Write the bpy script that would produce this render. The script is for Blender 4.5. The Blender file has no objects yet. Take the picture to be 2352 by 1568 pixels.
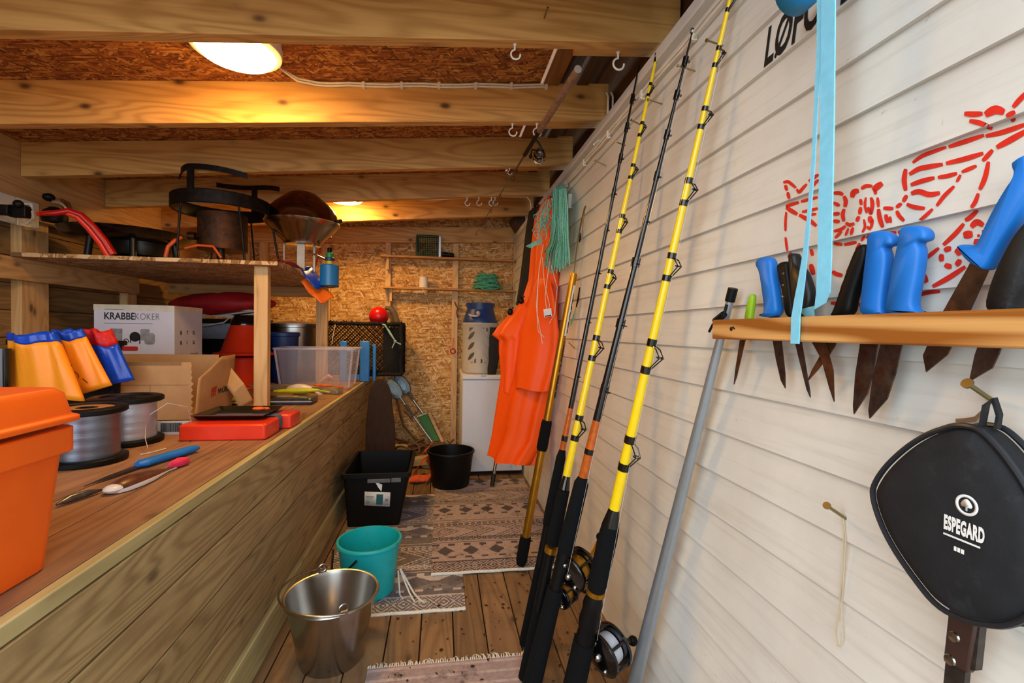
import bpy, math, random
from mathutils import Vector, Matrix
rnd = random.Random(7)
SC = bpy.context.scene
COL = SC.collection
PI = math.pi

# ------------------------------------------------------------------ camera
FPX, EYE = 1080.0, 1.17
YAW = math.atan(162.4 / 1080.2); PIT = math.atan(23.4 / 1080); ROL = .016
FW = Vector((math.sin(YAW) * math.cos(PIT), math.cos(YAW) * math.cos(PIT), -math.sin(PIT)))
_r0 = Vector((math.cos(YAW), -math.sin(YAW), 0)); _u0 = _r0.cross(FW)
RT = math.cos(ROL) * _r0 + math.sin(ROL) * _u0
UP = -math.sin(ROL) * _r0 + math.cos(ROL) * _u0
CAM = Vector((0, 0, EYE))
cam = bpy.data.cameras.new('camera'); camo = bpy.data.objects.new('camera', cam); COL.objects.link(camo)
cam.sensor_width = 36.0; cam.lens = 36.0 * FPX / 2352; cam.clip_start = .02
camo.matrix_world = Matrix(((RT.x, UP.x, -FW.x, 0), (RT.y, UP.y, -FW.y, 0), (RT.z, UP.z, -FW.z, EYE), (0, 0, 0, 1)))
SC.camera = camo

# ------------------------------------------------------------------ world, daylight, exposure
SC.view_settings.view_transform = 'Standard'; SC.view_settings.look = 'None'
SC.view_settings.gamma = 1.0; SC.view_settings.use_curve_mapping = False
SC.view_settings.exposure = 0.62
WORLD_STRENGTH = 2.6
w = bpy.data.worlds.new('sky'); SC.world = w; w.use_nodes = True
bg = w.node_tree.nodes['Background']; bg.inputs[0].default_value = (.84, .93, 1.0, 1); bg.inputs[1].default_value = WORLD_STRENGTH
pl = bpy.data.lights.new('doorway_portal', 'AREA'); pl.shape = 'RECTANGLE'; pl.size = 3.4; pl.size_y = 2.6
pl.cycles.is_portal = True
po = bpy.data.objects.new('doorway_portal', pl); COL.objects.link(po)
po.location = (-.5, -.75, 1.25); po.rotation_euler = (PI / 2, 0, 0)
LAMP1, LAMP2 = 60.0, 70.0            # strength of the two ceiling lamps
LAMPC = (1.0, .54, .13)

# ------------------------------------------------------------------ picking points of the place
def ray(x, y): return FW + RT * ((x - 1176) / FPX) - UP * ((y - 784) / FPX)
def onX(x, y, X): d = ray(x, y); return CAM + d * (X / d.x)
def onY(x, y, Y): d = ray(x, y); return CAM + d * (Y / d.y)
def onZ(x, y, Z): d = ray(x, y); return CAM + d * ((Z - EYE) / d.z)
def dep(p): return (Vector(p) - CAM).dot(FW)
def wid(px, p): return px * dep(p) / FPX
def prj(p):
    d = Vector(p) - CAM; z = d.dot(FW)
    return 1176 + FPX * d.dot(RT) / z, 784 - FPX * d.dot(UP) / z

# ------------------------------------------------------------------ mesh helper
class M:
    def __init__(s): s.v = []; s.f = []; s.c = []
    def add(s, vs, fs, col=None):
        o = len(s.v); s.v += [Vector(p) for p in vs]; s.f += [tuple(i + o for i in f) for f in fs]
        s.c += [col] * len(fs); return s
    def box(s, x0, x1, y0, y1, z0, z1, col=None):
        p = [(x, y, z) for z in (z0, z1) for y in (y0, y1) for x in (x0, x1)]
        return s.add(p, [(0, 2, 3, 1), (4, 5, 7, 6), (0, 1, 5, 4), (2, 6, 7, 3), (0, 4, 6, 2), (1, 3, 7, 5)], col)
    def obox(s, c, ax, ay, az, col=None):       # centre and three half axes
        c, ax, ay, az = map(Vector, (c, ax, ay, az))
        p = [c + ax * i + ay * j + az * k for k in (-1, 1) for j in (-1, 1) for i in (-1, 1)]
        return s.add(p, [(0, 2, 3, 1), (4, 5, 7, 6), (0, 1, 5, 4), (2, 6, 7, 3), (0, 4, 6, 2), (1, 3, 7, 5)], col)
    def loft(s, loops, closed=True, caps=True, col=None):
        n = len(loops[0]); vs = [p for l in loops for p in l]; fs = []
        for i in range(len(loops) - 1):
            for j in range(n if closed else n - 1):
                k = (j + 1) % n; fs.append((i * n + j, i * n + k, (i + 1) * n + k, (i + 1) * n + j))
        if caps and closed:
            fs.append(tuple(range(n - 1, -1, -1))); o = (len(loops) - 1) * n; fs.append(tuple(o + j for j in range(n)))
        return s.add(vs, fs, col)
    def tube(s, pts, r, n=8, caps=True, col=None, closed=False, flat=None):
        pts = [Vector(p) for p in pts]; N = len(pts)
        rs = r if isinstance(r, (list, tuple)) else [r] * N
        loops = []; nrm = None
        for i, p in enumerate(pts):
            if closed: t = pts[(i + 1) % N] - pts[i - 1]
            else: t = pts[min(i + 1, N - 1)] - pts[max(i - 1, 0)]
            if t.length < 1e-9: t = Vector((0, 0, 1))
            t.normalize()
            if nrm is None:
                nrm = t.cross(Vector((0, 0, 1)))
                if nrm.length < .05: nrm = t.cross(Vector((0, 1, 0)))
            else: nrm = nrm - t * nrm.dot(t)
            if nrm.length < 1e-6: nrm = t.orthogonal()
            nrm.normalize(); b = t.cross(nrm)
            loops.append([p + (nrm * math.cos(2 * PI * k / n) + b * math.sin(2 * PI * k / n)) * rs[i] for k in range(n)])
        if closed: loops.append(loops[0]); caps = False
        return s.loft(loops, True, caps, col)
    def lathe(s, prof, c=(0, 0, 0), n=32, axis=(0, 0, 1), caps=False, col=None, arc=None):
        c = Vector(c); a = Vector(axis).normalized(); e = a.orthogonal().normalized()
        if abs(a.z) > .99: e = Vector((1, 0, 0))
        b = a.cross(e); loops = []
        for r, z in prof:
            loops.append([c + a * z + (e * math.cos(2 * PI * k / n) + b * math.sin(2 * PI * k / n)) * max(r, 1e-5) for k in range(n)])
        return s.loft(loops, True, caps, col)
    def prism(s, pts, off, col=None):
        pts = [Vector(p) for p in pts]; off = Vector(off); n = len(pts)
        fs = [tuple(range(n)), tuple(range(2 * n - 1, n - 1, -1))] + [(j, n + j, n + (j + 1) % n, (j + 1) % n) for j in range(n)]
        return s.add(pts + [p + off for p in pts], fs, col)
    def pillow(s, pts, nrm, th, inset=.25, rim=.0, steps=3, col=None):   # rounded slab: outline in a plane, full thickness th
        pts = [Vector(p) for p in pts]; nrm = Vector(nrm).normalized(); n = len(pts)
        ar = sum(((pts[i].cross(pts[(i + 1) % n])).dot(nrm) for i in range(n)))
        inw = []
        for i in range(n):
            t = pts[(i + 2) % n] - pts[i - 2]; q = nrm.cross(t).normalized(); inw.append(q if ar > 0 else -q)
        loops = []
        ks = [-1 + 2 * i / (2 * steps) for i in range(2 * steps + 1)]
        for k in ks:
            q = 1 - math.sqrt(max(0, 1 - abs(k) ** 2.2)); loops.append([p + w_ * (inset * q) + nrm * (k * th / 2) for p, w_ in zip(pts, inw)])
        return s.loft(loops, True, True, col)
    def ribbon(s, pts, wv, th, col=None):       # strip along pts, width vectors wv (one or list), thickness th
        pts = [Vector(p) for p in pts]; N = len(pts)
        wv = [Vector(x) for x in wv] if isinstance(wv, list) else [Vector(wv)] * N
        loops = []
        for i, p in enumerate(pts):
            t = (pts[min(i + 1, N - 1)] - pts[max(i - 1, 0)]).normalized(); nn = t.cross(wv[i])
            nn = nn.normalized() * th / 2 if nn.length > 1e-8 else Vector((th / 2, 0, 0))
            h = wv[i] / 2; loops.append([p - h - nn, p + h - nn, p + h + nn, p - h + nn])
        return s.loft(loops, True, True, col)
    def ball(s, c, r, n=16, m=10, sc=(1, 1, 1), col=None):
        c = Vector(c); loops = []
        for i in range(m + 1):
            a = -PI / 2 + PI * i / m; rr = max(math.cos(a), 1e-4) * r
            loops.append([c + Vector((rr * math.cos(2 * PI * k / n) * sc[0], rr * math.sin(2 * PI * k / n) * sc[1], r * math.sin(a) * sc[2])) for k in range(n)])
        return s.loft(loops, True, True, col)
    def torus(s, c, R, r, axis=(0, 0, 1), n=24, m=8, col=None, arc=(0, 2 * PI)):
        c = Vector(c); a = Vector(axis).normalized(); e = a.orthogonal().normalized(); b = a.cross(e)
        full = abs(arc[1] - arc[0] - 2 * PI) < 1e-6
        k = n if full else n + 1
        pts = [c + (e * math.cos(t) + b * math.sin(t)) * R for t in [arc[0] + (arc[1] - arc[0]) * i / n for i in range(k)]]
        return s.tube(pts, r, m, True, col, closed=full)
    def grid(s, P, nu, nv, th=0, col=None):     # P(u,v) -> point; open sheet, optional thickness along its normal
        vs = [Vector(P(i / nu, j / nv)) for j in range(nv + 1) for i in range(nu + 1)]
        fs = [(j * (nu + 1) + i, j * (nu + 1) + i + 1, (j + 1) * (nu + 1) + i + 1, (j + 1) * (nu + 1) + i) for j in range(nv) for i in range(nu)]
        return s.add(vs, fs, col)

def rot_z(p, a, c=(0, 0, 0)):
    p = Vector(p) - Vector(c); return Vector(c) + Vector((p.x * math.cos(a) - p.y * math.sin(a), p.x * math.sin(a) + p.y * math.cos(a), p.z))

def origin_of(o):
    q = Vector((0, 0, 0))
    while o: q += o.location; o = o.parent
    return q
def obj(name, m, mt, parent=None, bevel=0, ang=38, loc=None, solid=0, sub=0):
    if parent is not None: base = origin_of(parent)
    elif loc is not None: base = Vector(loc)
    else:
        xs = [p.x for p in m.v]; ys = [p.y for p in m.v]; zs = [p.z for p in m.v]
        base = Vector(((min(xs) + max(xs)) / 2, (min(ys) + max(ys)) / 2, min(zs)))
    me = bpy.data.meshes.new(name); me.from_pydata([p - base for p in m.v], [], m.f); me.validate()
    if any(c is not None for c in m.c) and len(me.polygons) == len(m.f):
        ca = me.color_attributes.new('col', 'FLOAT_COLOR', 'CORNER'); dflt = (.5, .5, .5)
        buf = []
        for p, c in zip(me.polygons, m.c):
            c = c or dflt; buf += [c[0], c[1], c[2], 1.0] * p.loop_total
        ca.data.foreach_set('color', buf)
    for p in me.polygons: p.use_smooth = True
    me.set_sharp_from_angle(angle=math.radians(ang))
    me.materials.append(mt)
    o = bpy.data.objects.new(name, me); COL.objects.link(o)
    if parent is not None: o.parent = parent
    else: o.location = base
    if solid:
        k = o.modifiers.new('solid', 'SOLIDIFY'); k.thickness = solid; k.offset = 0
    if sub:
        k = o.modifiers.new('sub', 'SUBSURF'); k.levels = sub; k.render_levels = sub
    if bevel:
        k = o.modifiers.new('bev', 'BEVEL'); k.width = bevel; k.segments = 2; k.limit_method = 'ANGLE'; k.angle_limit = math.radians(40)
    return o
def tag(o, label, cat, group=None):
    o['label'] = label; o['category'] = cat
    if group: o['group'] = group
    return o
def thing(name, label, cat, loc=(0, 0, 0), group=None):
    o = bpy.data.objects.new(name, None); COL.objects.link(o); o.location = Vector(loc); o.empty_display_size = .05
    return tag(o, label, cat, group)
def struct(name, m, mt, parent=None, **k):
    o = obj(name, m, mt, parent, **k)
    if parent is None: o['kind'] = 'structure'
    return o
def copy_tree(o, loc, label, group=None):
    c = o.copy(); COL.objects.link(c); c.location = Vector(loc); c['label'] = label
    if group: c['group'] = group
    for ch in o.children:
        d = ch.copy(); COL.objects.link(d); d.parent = c
        for g in ch.children:
            e = g.copy(); COL.objects.link(e); e.parent = d
    return c
def text_m(s, size, o, ex, ey, th=.0006, bold=0, shear=0, spacing=1.0, sx=1.0, fit=None, m=None, warp=None):
    """lettering: origin o, unit vectors ex (along the line) and ey (up); returns a mesh helper"""
    cu = bpy.data.curves.new('lettering', 'FONT'); cu.body = s; cu.size = size; cu.offset = bold; cu.shear = shear; cu.space_character = spacing
    cu.resolution_u = 3
    ob = bpy.data.objects.new('lettering', cu); COL.objects.link(ob)
    bpy.context.view_layer.update()
    dg = bpy.context.evaluated_depsgraph_get(); ev = ob.evaluated_get(dg); me = ev.to_mesh()
    m = m or M(); ex = Vector(ex); ey = Vector(ey); nn = ex.cross(ey).normalized(); o = Vector(o)
    xs = [v.co.x for v in me.vertices] or [0]; w = max(xs) - min(xs)
    k = sx if fit is None else fit / max(w, 1e-6)
    pts = [o + ex * ((v.co.x - (min(xs) if fit else 0)) * k) + ey * v.co.y for v in me.vertices]
    if warp: pts = [warp(p) for p in pts]
    fs = [tuple(p.vertices) for p in me.polygons]
    m.add([p + nn * th for p in pts], fs)
    ev.to_mesh_clear(); bpy.data.objects.remove(ob); bpy.data.curves.remove(cu)
    return m

# ------------------------------------------------------------------ materials
def H(h):
    h = h.lstrip('#'); f = lambda c: c / 12.92 if c <= .04045 else ((c + .055) / 1.055) ** 2.4
    return tuple(f(int(h[i:i + 2], 16) / 255) for i in (0, 2, 4))
class NT:
    def __init__(s, name):
        s.m = bpy.data.materials.new(name); s.m.use_nodes = True; s.t = s.m.node_tree; s.b = s.t.nodes['Principled BSDF']
    def n(s, ty, **k):
        x = s.t.nodes.new(ty)
        for a, v in k.items(): setattr(x, a, v)
        return x
    def l(s, a, b): s.t.links.new(a, b)
    def math(s, op, a, b=None, c=None):
        x = s.n('ShaderNodeMath', operation=op)
        for i, q in enumerate((a, b, c)):
            if q is None: continue
            if isinstance(q, (int, float)): x.inputs[i].default_value = q
            else: s.l(q, x.inputs[i])
        return x.outputs[0]
    def mix(s, f, a, b, blend='MIX'):
        x = s.n('ShaderNodeMix', data_type='RGBA', blend_type=blend)
        for k, q in ((0, f), (6, a), (7, b)):
            if isinstance(q, (int, float)): x.inputs[k].default_value = q
            elif isinstance(q, tuple): x.inputs[k].default_value = (*q[:3], 1)
            else: s.l(q, x.inputs[k])
        return x.outputs[2]
    def ramp(s, f, stops, interp='LINEAR'):
        x = s.n('ShaderNodeValToRGB'); s.l(f, x.inputs[0]); e = x.color_ramp.elements; x.color_ramp.interpolation = interp
        while len(e) < len(stops): e.new(.5)
        for i, (p, c) in enumerate(stops):
            e[i].position = p; e[i].color = (*(c if isinstance(c, tuple) else (c, c, c)), 1)
        return x.outputs[0]
    def coord(s, scale=(1, 1, 1), rot=(0, 0, 0), src=None, rand=True):
        if src is None:
            tc = s.n('ShaderNodeTexCoord'); src = tc.outputs['Object']
            if rand:
                oi = s.n('ShaderNodeObjectInfo'); k = s.n('ShaderNodeVectorMath', operation='ADD')
                a = s.math('MULTIPLY', oi.outputs['Random'], 17.3); s.l(src, k.inputs[0]); s.l(a, k.inputs[1]); src = k.outputs[0]
        mp = s.n('ShaderNodeMapping'); mp.inputs['Scale'].default_value = scale; mp.inputs['Rotation'].default_value = rot
        s.l(src, mp.inputs[0]); return mp.outputs[0]
    def noise(s, vec, scale, detail=4, rough=.55, dist=0):
        x = s.n('ShaderNodeTexNoise'); x.inputs['Scale'].default_value = scale; x.inputs['Detail'].default_value = detail
        x.inputs['Roughness'].default_value = rough; x.inputs['Distortion'].default_value = dist; s.l(vec, x.inputs['Vector']); return x.outputs['Fac']
    def bump(s, h, strength, dist=.002):
        x = s.n('ShaderNodeBump'); x.inputs['Strength'].default_value = strength; x.inputs['Distance'].default_value = dist
        s.l(h, x.inputs['Height']); s.l(x.outputs[0], s.b.inputs['Normal'])
    def base(s, c): s.l(c, s.b.inputs['Base Color'])

MATS = {}
def mat(name, col, rough=.5, metal=0, var=.10, vs=25, bump=0, bs=250, trans=0, dirt=None, dirtamt=.45, ior=1.45, sheen=0, coat=0, spec=.5, alpha=1):
    if name in MATS: return MATS[name]
    if isinstance(col, str): col = H(col)
    t = NT(name); c = t.coord()
    f = t.noise(c, vs, 4)
    lo = tuple(x * (1 - var) for x in col); hi = tuple(min(1, x * (1 + var)) for x in col)
    out = t.mix(t.ramp(f, [(.3, 0.), (.7, 1.)]), lo, hi)
    if dirt:
        d = t.noise(c, vs * .55, 6, .7); out = t.mix(t.math('MULTIPLY', t.ramp(d, [(dirtamt, 0.), (dirtamt + .18, 1.)]), .8), out, H(dirt))
    t.base(out); b = t.b.inputs
    b['Roughness'].default_value = rough; b['Metallic'].default_value = metal; b['IOR'].default_value = ior
    if trans: b['Transmission Weight'].default_value = trans
    if sheen: b['Sheen Weight'].default_value = sheen
    if coat: b['Coat Weight'].default_value = coat; b['Coat Roughness'].default_value = .15
    b['Specular IOR Level'].default_value = spec
    if alpha < 1: b['Alpha'].default_value = alpha
    if bump: t.bump(t.noise(c, bs, 3), bump)
    MATS[name] = t.m; return t.m
def vcol(name, rough=.9, var=.25, vs=60, bump=.3, bs=500, dirt=None, metal=0):
    t = NT(name); a = t.n('ShaderNodeVertexColor', layer_name='col'); c = t.coord()
    f = t.ramp(t.noise(c, vs, 6, .7), [(.3, 1 - var), (.7, 1.0)])
    out = t.mix(1.0, a.outputs[0], f, 'MULTIPLY')
    if dirt:
        out = t.mix(t.math('MULTIPLY', t.ramp(t.noise(c, 7, 8, .75), [(.56, 0.), (.66, 1.)]), .75), out, H(dirt))
    t.base(out); t.b.inputs['Roughness'].default_value = rough; t.b.inputs['Metallic'].default_value = metal
    if bump: t.bump(t.noise(c, bs, 2), bump)
    return t.m
def wood(name, lo, hi, axis, board=None, rough=.6, ring=9, knots=.5, knotcol='#4a2a12', boardvar=.25, stain=None, fine=1.0, bump=.25, rc=.38):
    """grain runs along axis; board=(axis index, width, offset) varies the boards of one mesh"""
    t = NT(name); tc = t.n('ShaderNodeTexCoord'); src = tc.outputs['Object']
    oi = t.n('ShaderNodeObjectInfo'); k = t.n('ShaderNodeVectorMath', operation='ADD')
    off = t.math('MULTIPLY', oi.outputs['Random'], 23.7); bv = None
    if board:
        sep = t.n('ShaderNodeSeparateXYZ'); t.l(src, sep.inputs[0])
        i = t.math('FLOOR', t.math('DIVIDE', t.math('ADD', sep.outputs[board[0]], board[2]), board[1]))
        wn = t.n('ShaderNodeTexWhiteNoise', noise_dimensions='1D'); t.l(i, wn.inputs['W']); bv = wn.outputs['Value']
        off = t.math('ADD', off, t.math('MULTIPLY', bv, 31.0))
    t.l(src, k.inputs[0]); t.l(off, k.inputs[1]); src = k.outputs[0]
    st = [1., 1., 1.]; st[axis] = .10
    c1 = t.coord(tuple(x * 7 for x in st), src=src)
    n1 = t.noise(c1, 1.0, 2, .4, .3)
    rings = t.math('ABSOLUTE', t.math('SINE', t.math('MULTIPLY', n1, ring * 6.0)))
    st2 = [1., 1., 1.]; st2[axis] = .018
    c2 = t.coord(tuple(x * 130 * fine for x in st2), src=src); n2 = t.noise(c2, 1.0, 3, .6)
    g = t.math('ADD', t.math('MULTIPLY', t.math('POWER', rings, 3.5), rc), t.math('MULTIPLY', n2, .55))
    c3 = t.coord((2.0, 2.0, 2.0), src=src); n3 = t.noise(c3, 1.0, 3)
    g = t.math('ADD', g, t.math('MULTIPLY', t.math('SUBTRACT', n3, .5), .5))
    out = t.mix(t.ramp(g, [(.12, 0.), (.95, 1.)]), H(hi), H(lo))
    if knots:
        s3 = [1., 1., 1.]; s3[axis] = .55
        vo = t.n('ShaderNodeTexVoronoi'); vo.inputs['Scale'].default_value = 8.0; t.l(t.coord(tuple(s3), src=src), vo.inputs['Vector'])
        kn = t.ramp(vo.outputs['Distance'], [(.05, 1.), (.08, .75), (.13, .2), (.22, 0.)])
        out = t.mix(t.math('MULTIPLY', kn, knots), out, H(knotcol))
    if bv is not None:
        out = t.mix(1.0, out, t.ramp(bv, [(0, 1 - boardvar), (1, 1.0)]), 'MULTIPLY')
    if stain:
        sn = t.noise(t.coord((1, 1, 1), src=src), 2.2, 7, .72)
        out = t.mix(t.math('MULTIPLY', t.ramp(sn, [(.48, 0.), (.68, 1.)]), stain[1]), out, H(stain[0]))
    t.base(out); t.b.inputs['Roughness'].default_value = rough
    t.bump(t.math('ADD', n2, t.math('MULTIPLY', rings, .4)), bump, .001)
    return t.m
def osb(name, plane, cols, rough=.75, k=1.0):
    t = NT(name); vals = []
    for i, a in enumerate((.25, -.5, 1.2, .75, -1.05, 0.05)):
        if plane == 'XZ': rot = (0, a, 0); sc = (11 * k, 20 * k, 62 * k)
        else: rot = (0, 0, a); sc = (11 * k, 62 * k, 20 * k)
        tc = t.coord((1, 1, 1), rot=rot, rand=False)
        wob = t.n('ShaderNodeVectorMath', operation='ADD'); t.l(tc, wob.inputs[0]); wob.inputs[1].default_value = (i * 3.7, i * 1.9, i * 2.3)
        mp = t.coord(sc, src=wob.outputs[0])
        vo = t.n('ShaderNodeTexVoronoi'); vo.inputs['Scale'].default_value = 1.0; vo.inputs['Randomness'].default_value = 1.0; t.l(mp, vo.inputs['Vector'])
        sp = t.n('ShaderNodeSeparateColor'); t.l(vo.outputs['Color'], sp.inputs[0]); vals.append(sp.outputs)
    v = vals[0][0]
    for q in vals[1:]:
        msk = t.math('GREATER_THAN', q[1], .62)
        x = t.n('ShaderNodeMix', data_type='FLOAT'); t.l(msk, x.inputs[0]); t.l(v, x.inputs[2]); t.l(q[0], x.inputs[3]); v = x.outputs[0]
    fine = t.noise(t.coord((30, 30, 30), rand=False), 3.0, 4, .7)
    v2 = t.math('ADD', t.math('MULTIPLY', v, .8), t.math('MULTIPLY', fine, .25))
    out = t.ramp(v2, [(.10, H(cols[0])), (.38, H(cols[1])), (.66, H(cols[2])), (.98, H(cols[3]))])
    t.base(out); t.b.inputs['Roughness'].default_value = rough; t.bump(v, .35, .0012)
    return t.m
def emitter(name, col, s):
    t = NT(name); t.b.inputs['Base Color'].default_value = (.9, .9, .88, 1)
    t.b.inputs['Emission Color'].default_value = (*col, 1); t.b.inputs['Emission Strength'].default_value = s
    t.b.inputs['Roughness'].default_value = .4; return t.m

# ------------------------------------------------------------------ palette
W_FLOOR = wood('floor_boards', '#6e5138', '#9a7a55', 1, board=(0, .125, 2.19), ring=6, knots=.75, knotcol='#2f2015', stain=('#4b3826', .6), boardvar=.3, rough=.7)
W_BTOP = wood('bench_top_boards', '#6b4530', '#ab7f5c', 1, rc=.3, board=(0, .145, .07), ring=5, knots=.6, stain=('#5d4233', .5), boardvar=.15)
W_BFRONT = wood('bench_front_boards', '#806740', '#bda472', 1, rc=.42, board=(2, .1432, -.131), ring=9, knots=.7, knotcol='#3a2a16', stain=('#8b6b45', .5), boardvar=.2)
W_TREAT = wood('treated_board', '#9b8a58', '#c6b682', 1, ring=6, knots=.5)
W_RAFT = wood('spruce_rafter', '#a5702f', '#dba860', 0, ring=8, knots=.95, fine=.8, knotcol='#4c2a10', boardvar=.1, rough=.55)
W_PINEZ = wood('pine_upright', '#b98d55', '#dcb681', 2, ring=7, knots=.8)
W_PINEY = wood('pine_along', '#a47a48', '#cfa672', 1, ring=7, knots=.8)
W_PINEX = wood('pine_across', '#8f6230', '#bb8a4e', 0, ring=7, knots=.6)
W_CLAD = wood('left_cladding', '#6f5233', '#a3804f', 1, board=(2, .14, .02), ring=8, knots=.7, boardvar=.35, rough=.75)
W_RACK = wood('oiled_pine', '#9c5c20', '#e6b06a', 1, ring=5, rc=.9, knots=.9, knotcol='#5a3010', rough=.4)
W_DARK = wood('dark_old_timber', '#34210f', '#5c3c1e', 1, ring=6, knots=.4)
W_BROWN = wood('brown_stained_board', '#170a06', '#2d1710', 2, ring=6, knots=.2, rough=.85)
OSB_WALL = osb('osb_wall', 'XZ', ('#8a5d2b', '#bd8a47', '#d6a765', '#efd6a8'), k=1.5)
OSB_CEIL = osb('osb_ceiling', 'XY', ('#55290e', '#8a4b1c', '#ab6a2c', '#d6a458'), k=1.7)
OSB_SHELF = osb('osb_shelf', 'XY', ('#6b4a2a', '#9b7348', '#bd9766', '#dcc096'), k=1.4)
K_BLACK = mat('black_plastic', '#070708', .5, spec=.28, var=.3, vs=40)
K_BLACKM = mat('black_metal', '#0c0b0b', .38, var=.5, vs=60, bump=.15, bs=400)
K_EVA = mat('black_foam', '#0b0c0e', .9, spec=.2, var=.25, vs=90, bump=.3, bs=900)
K_RUBBER = mat('black_rubber', '#101113', .6)
K_GLOSSK = mat('gloss_black', '#070708', .15, coat=.5)
K_STEEL = mat('brushed_steel', '#a5a19b', .24, 1, var=.08, vs=8)
K_CHROME = mat('chrome', '#d8d8d8', .12, 1)
K_ALU = mat('aluminium', '#c3c8cc', .38, 1, var=.06)
K_RUSTM = mat('sooty_steel', '#3a2a20', .6, .6, var=.5, vs=40, dirt='#5b3216', bump=.3)
K_ORANGE = mat('orange_plastic', '#ff6a16', .38, var=.04)
K_RED = mat('orange_red_plastic', '#e5371a', .3, var=.05)
K_BLUE = mat('blue_handle', '#1470c8', .45, var=.05)
K_YEL = mat('yellow_glass_fibre', '#f2cf12', .22, coat=.6, var=.04)
K_GOLD = mat('gold_anodised', '#b98324', .3, .85, var=.08)
K_BRASS = mat('galvanised_screw', '#8d8057', .35, .9)
K_WHITE = mat('white_plastic', '#e6e4dc', .4, var=.03)
K_OFFW = mat('white_enamel', '#dfe3ea', .3, var=.03, vs=6)
K_TEAL = mat('turquoise_plastic', '#18aeb4', .35, var=.05, dirt='#0c7c84', dirtamt=.6)
K_NAVY = mat('navy_plastic', '#14356f', .4, var=.08)
K_CARD = mat('cardboard', '#b0885e', .85, var=.08, vs=18, bump=.1, bs=120)
K_CARDIN = mat('cardboard_inside', '#9c7650', .9, var=.1)
K_WIRE = mat('dark_wire', '#1a1a1a', .3, .8)
K_ORANGEB = mat('amber_varnish', '#c4601a', .18, .3, coat=.6, var=.25, vs=60)
K_NYLON = mat('clear_nylon_line', '#cfd4d8', .18, .15, var=.05)
K_COAT = mat('orange_oilskin', '#ff580c', .45, spec=.3, var=.05, vs=9)
K_ROPEG = mat('green_rope', '#4fa586', .8, var=.35, vs=90, bump=.5, bs=600)
K_ROPET = mat('teal_nylon_twine', '#79c8b8', .55, var=.3, vs=120)
K_ROPEW = mat('white_cord', '#d9d5c8', .8, var=.15, vs=120, bump=.4, bs=700)
K_BLADE = mat('stained_blade', '#5c5450', .38, .85, var=.5, vs=35, dirt='#5a3117', dirtamt=.45)
K_RUST = mat('rusty_blade', '#5f3a22', .55, .6, var=.45, vs=50, dirt='#2d2019', dirtamt=.5)
K_SCREEN = mat('black_paint', '#15120f', .8)
K_REDPAINT = mat('red_spray_paint', '#d8260f', .75, var=.15, vs=60)
K_INK = mat('white_print', '#e9ebe8', .6)
K_INKB = mat('black_print', '#15151a', .7)
K_INKR = mat('red_print', '#b5231d', .7)
K_CABLE = mat('white_cable', '#e8e2d2', .45)

# ------------------------------------------------------------------ the shed
XR, XL, YB = .69, -2.1, 4.5
SL = .0865
def zr(x): return 2.09 + SL * x            # underside of the rafters
def zc(x): return 2.262 + SL * x           # underside of the roof boarding
seams = [.515 - .104 * k for k in range(5, 0, -1)] + [.515, .618, .722, .826, .930, 1.036, 1.136, 1.2385, 1.338, 1.44, 1.54, 1.636, 1.741, 1.842, 1.944, 2.046, 2.15]
LIP = .011
def wallx(z):                               # face of the lapped boards at height z
    for a, b in zip(seams, seams[1:]):
        if a <= z < b: return XR - LIP * (1 - (z - a) / (b - a))
    return XR - .008
# floor boards, with open joints
m = M()
for k in range(-1, 24):
    x0 = -2.19 + .125 * k; m.box(x0 + .0025, x0 + .1225, -1.2, YB, -.028, 0)
m.box(-2.3, .8, -1.2, YB + .1, -.08, -.03)
struct('floor', m, W_FLOOR, bevel=.0015, loc=(0, 0, 0))
m = M(); m.box(-9, 9, -9, -1.2, -.32, -.28); m.box(-9, -2.4, -1.2, 7, -.32, -.28); m.box(1.6, 9, -1.2, 7, -.32, -.28)
struct('ground', m, mat('pale_gravel', '#8b8880', .95, var=.2))  # unseen ground outside, added to block sky light from below
# right wall: painted lapped boards
t = NT('cream_painted_boards'); c = t.coord(rand=False)
n1 = t.noise(c, 2.2, 6, .65); n2 = t.noise(t.coord((60, 3, 60), rand=False), 1.0, 4, .6); n3 = t.noise(c, 45, 3, .7)
cc = t.mix(t.ramp(n1, [(.35, 0.), (.7, 1.)]), H('#e4e2da'), H('#d3cfc6'))
cc = t.mix(t.math('MULTIPLY', t.ramp(n2, [(.5, 0.), (.75, 1.)]), .3), cc, H('#b0a796'))
cc = t.mix(t.math('MULTIPLY', t.ramp(n3, [(.70, 0.), (.78, 1.)]), .5), cc, H('#8b7a61'))
t.base(cc); t.b.inputs['Roughness'].default_value = .5; t.bump(n2, .35, .0015); W_PAINT = t.m
m = M()
for a, b in zip(seams, seams[1:]):
    y0, y1 = -1.2, YB
    if b > 2.03: b = 2.05
    if a > 2.03: continue
    m.prism([(XR - LIP, y0, a), (XR, y0, b + .004), (XR + .02, y0, b + .004), (XR + .02, y0, a)], (0, y1 - y0, 0))
struct('wall_right', m, W_PAINT, loc=(XR, 0, 0), ang=20)
m = M(); m.box(XR + .02, XR + .06, -1.2, YB, 0, 2.04)
struct('wall_right_backing', m, W_DARK)
m = M(); m.box(XR - .03, XR + .02, -1.2, YB, 2.03, 2.068)
struct('trim_1', m, W_PAINT, bevel=.002)
m = M(); m.box(.80, .84, -1.2, YB, 2.0, 2.7)
struct('trim_2', m, W_DARK)
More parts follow.
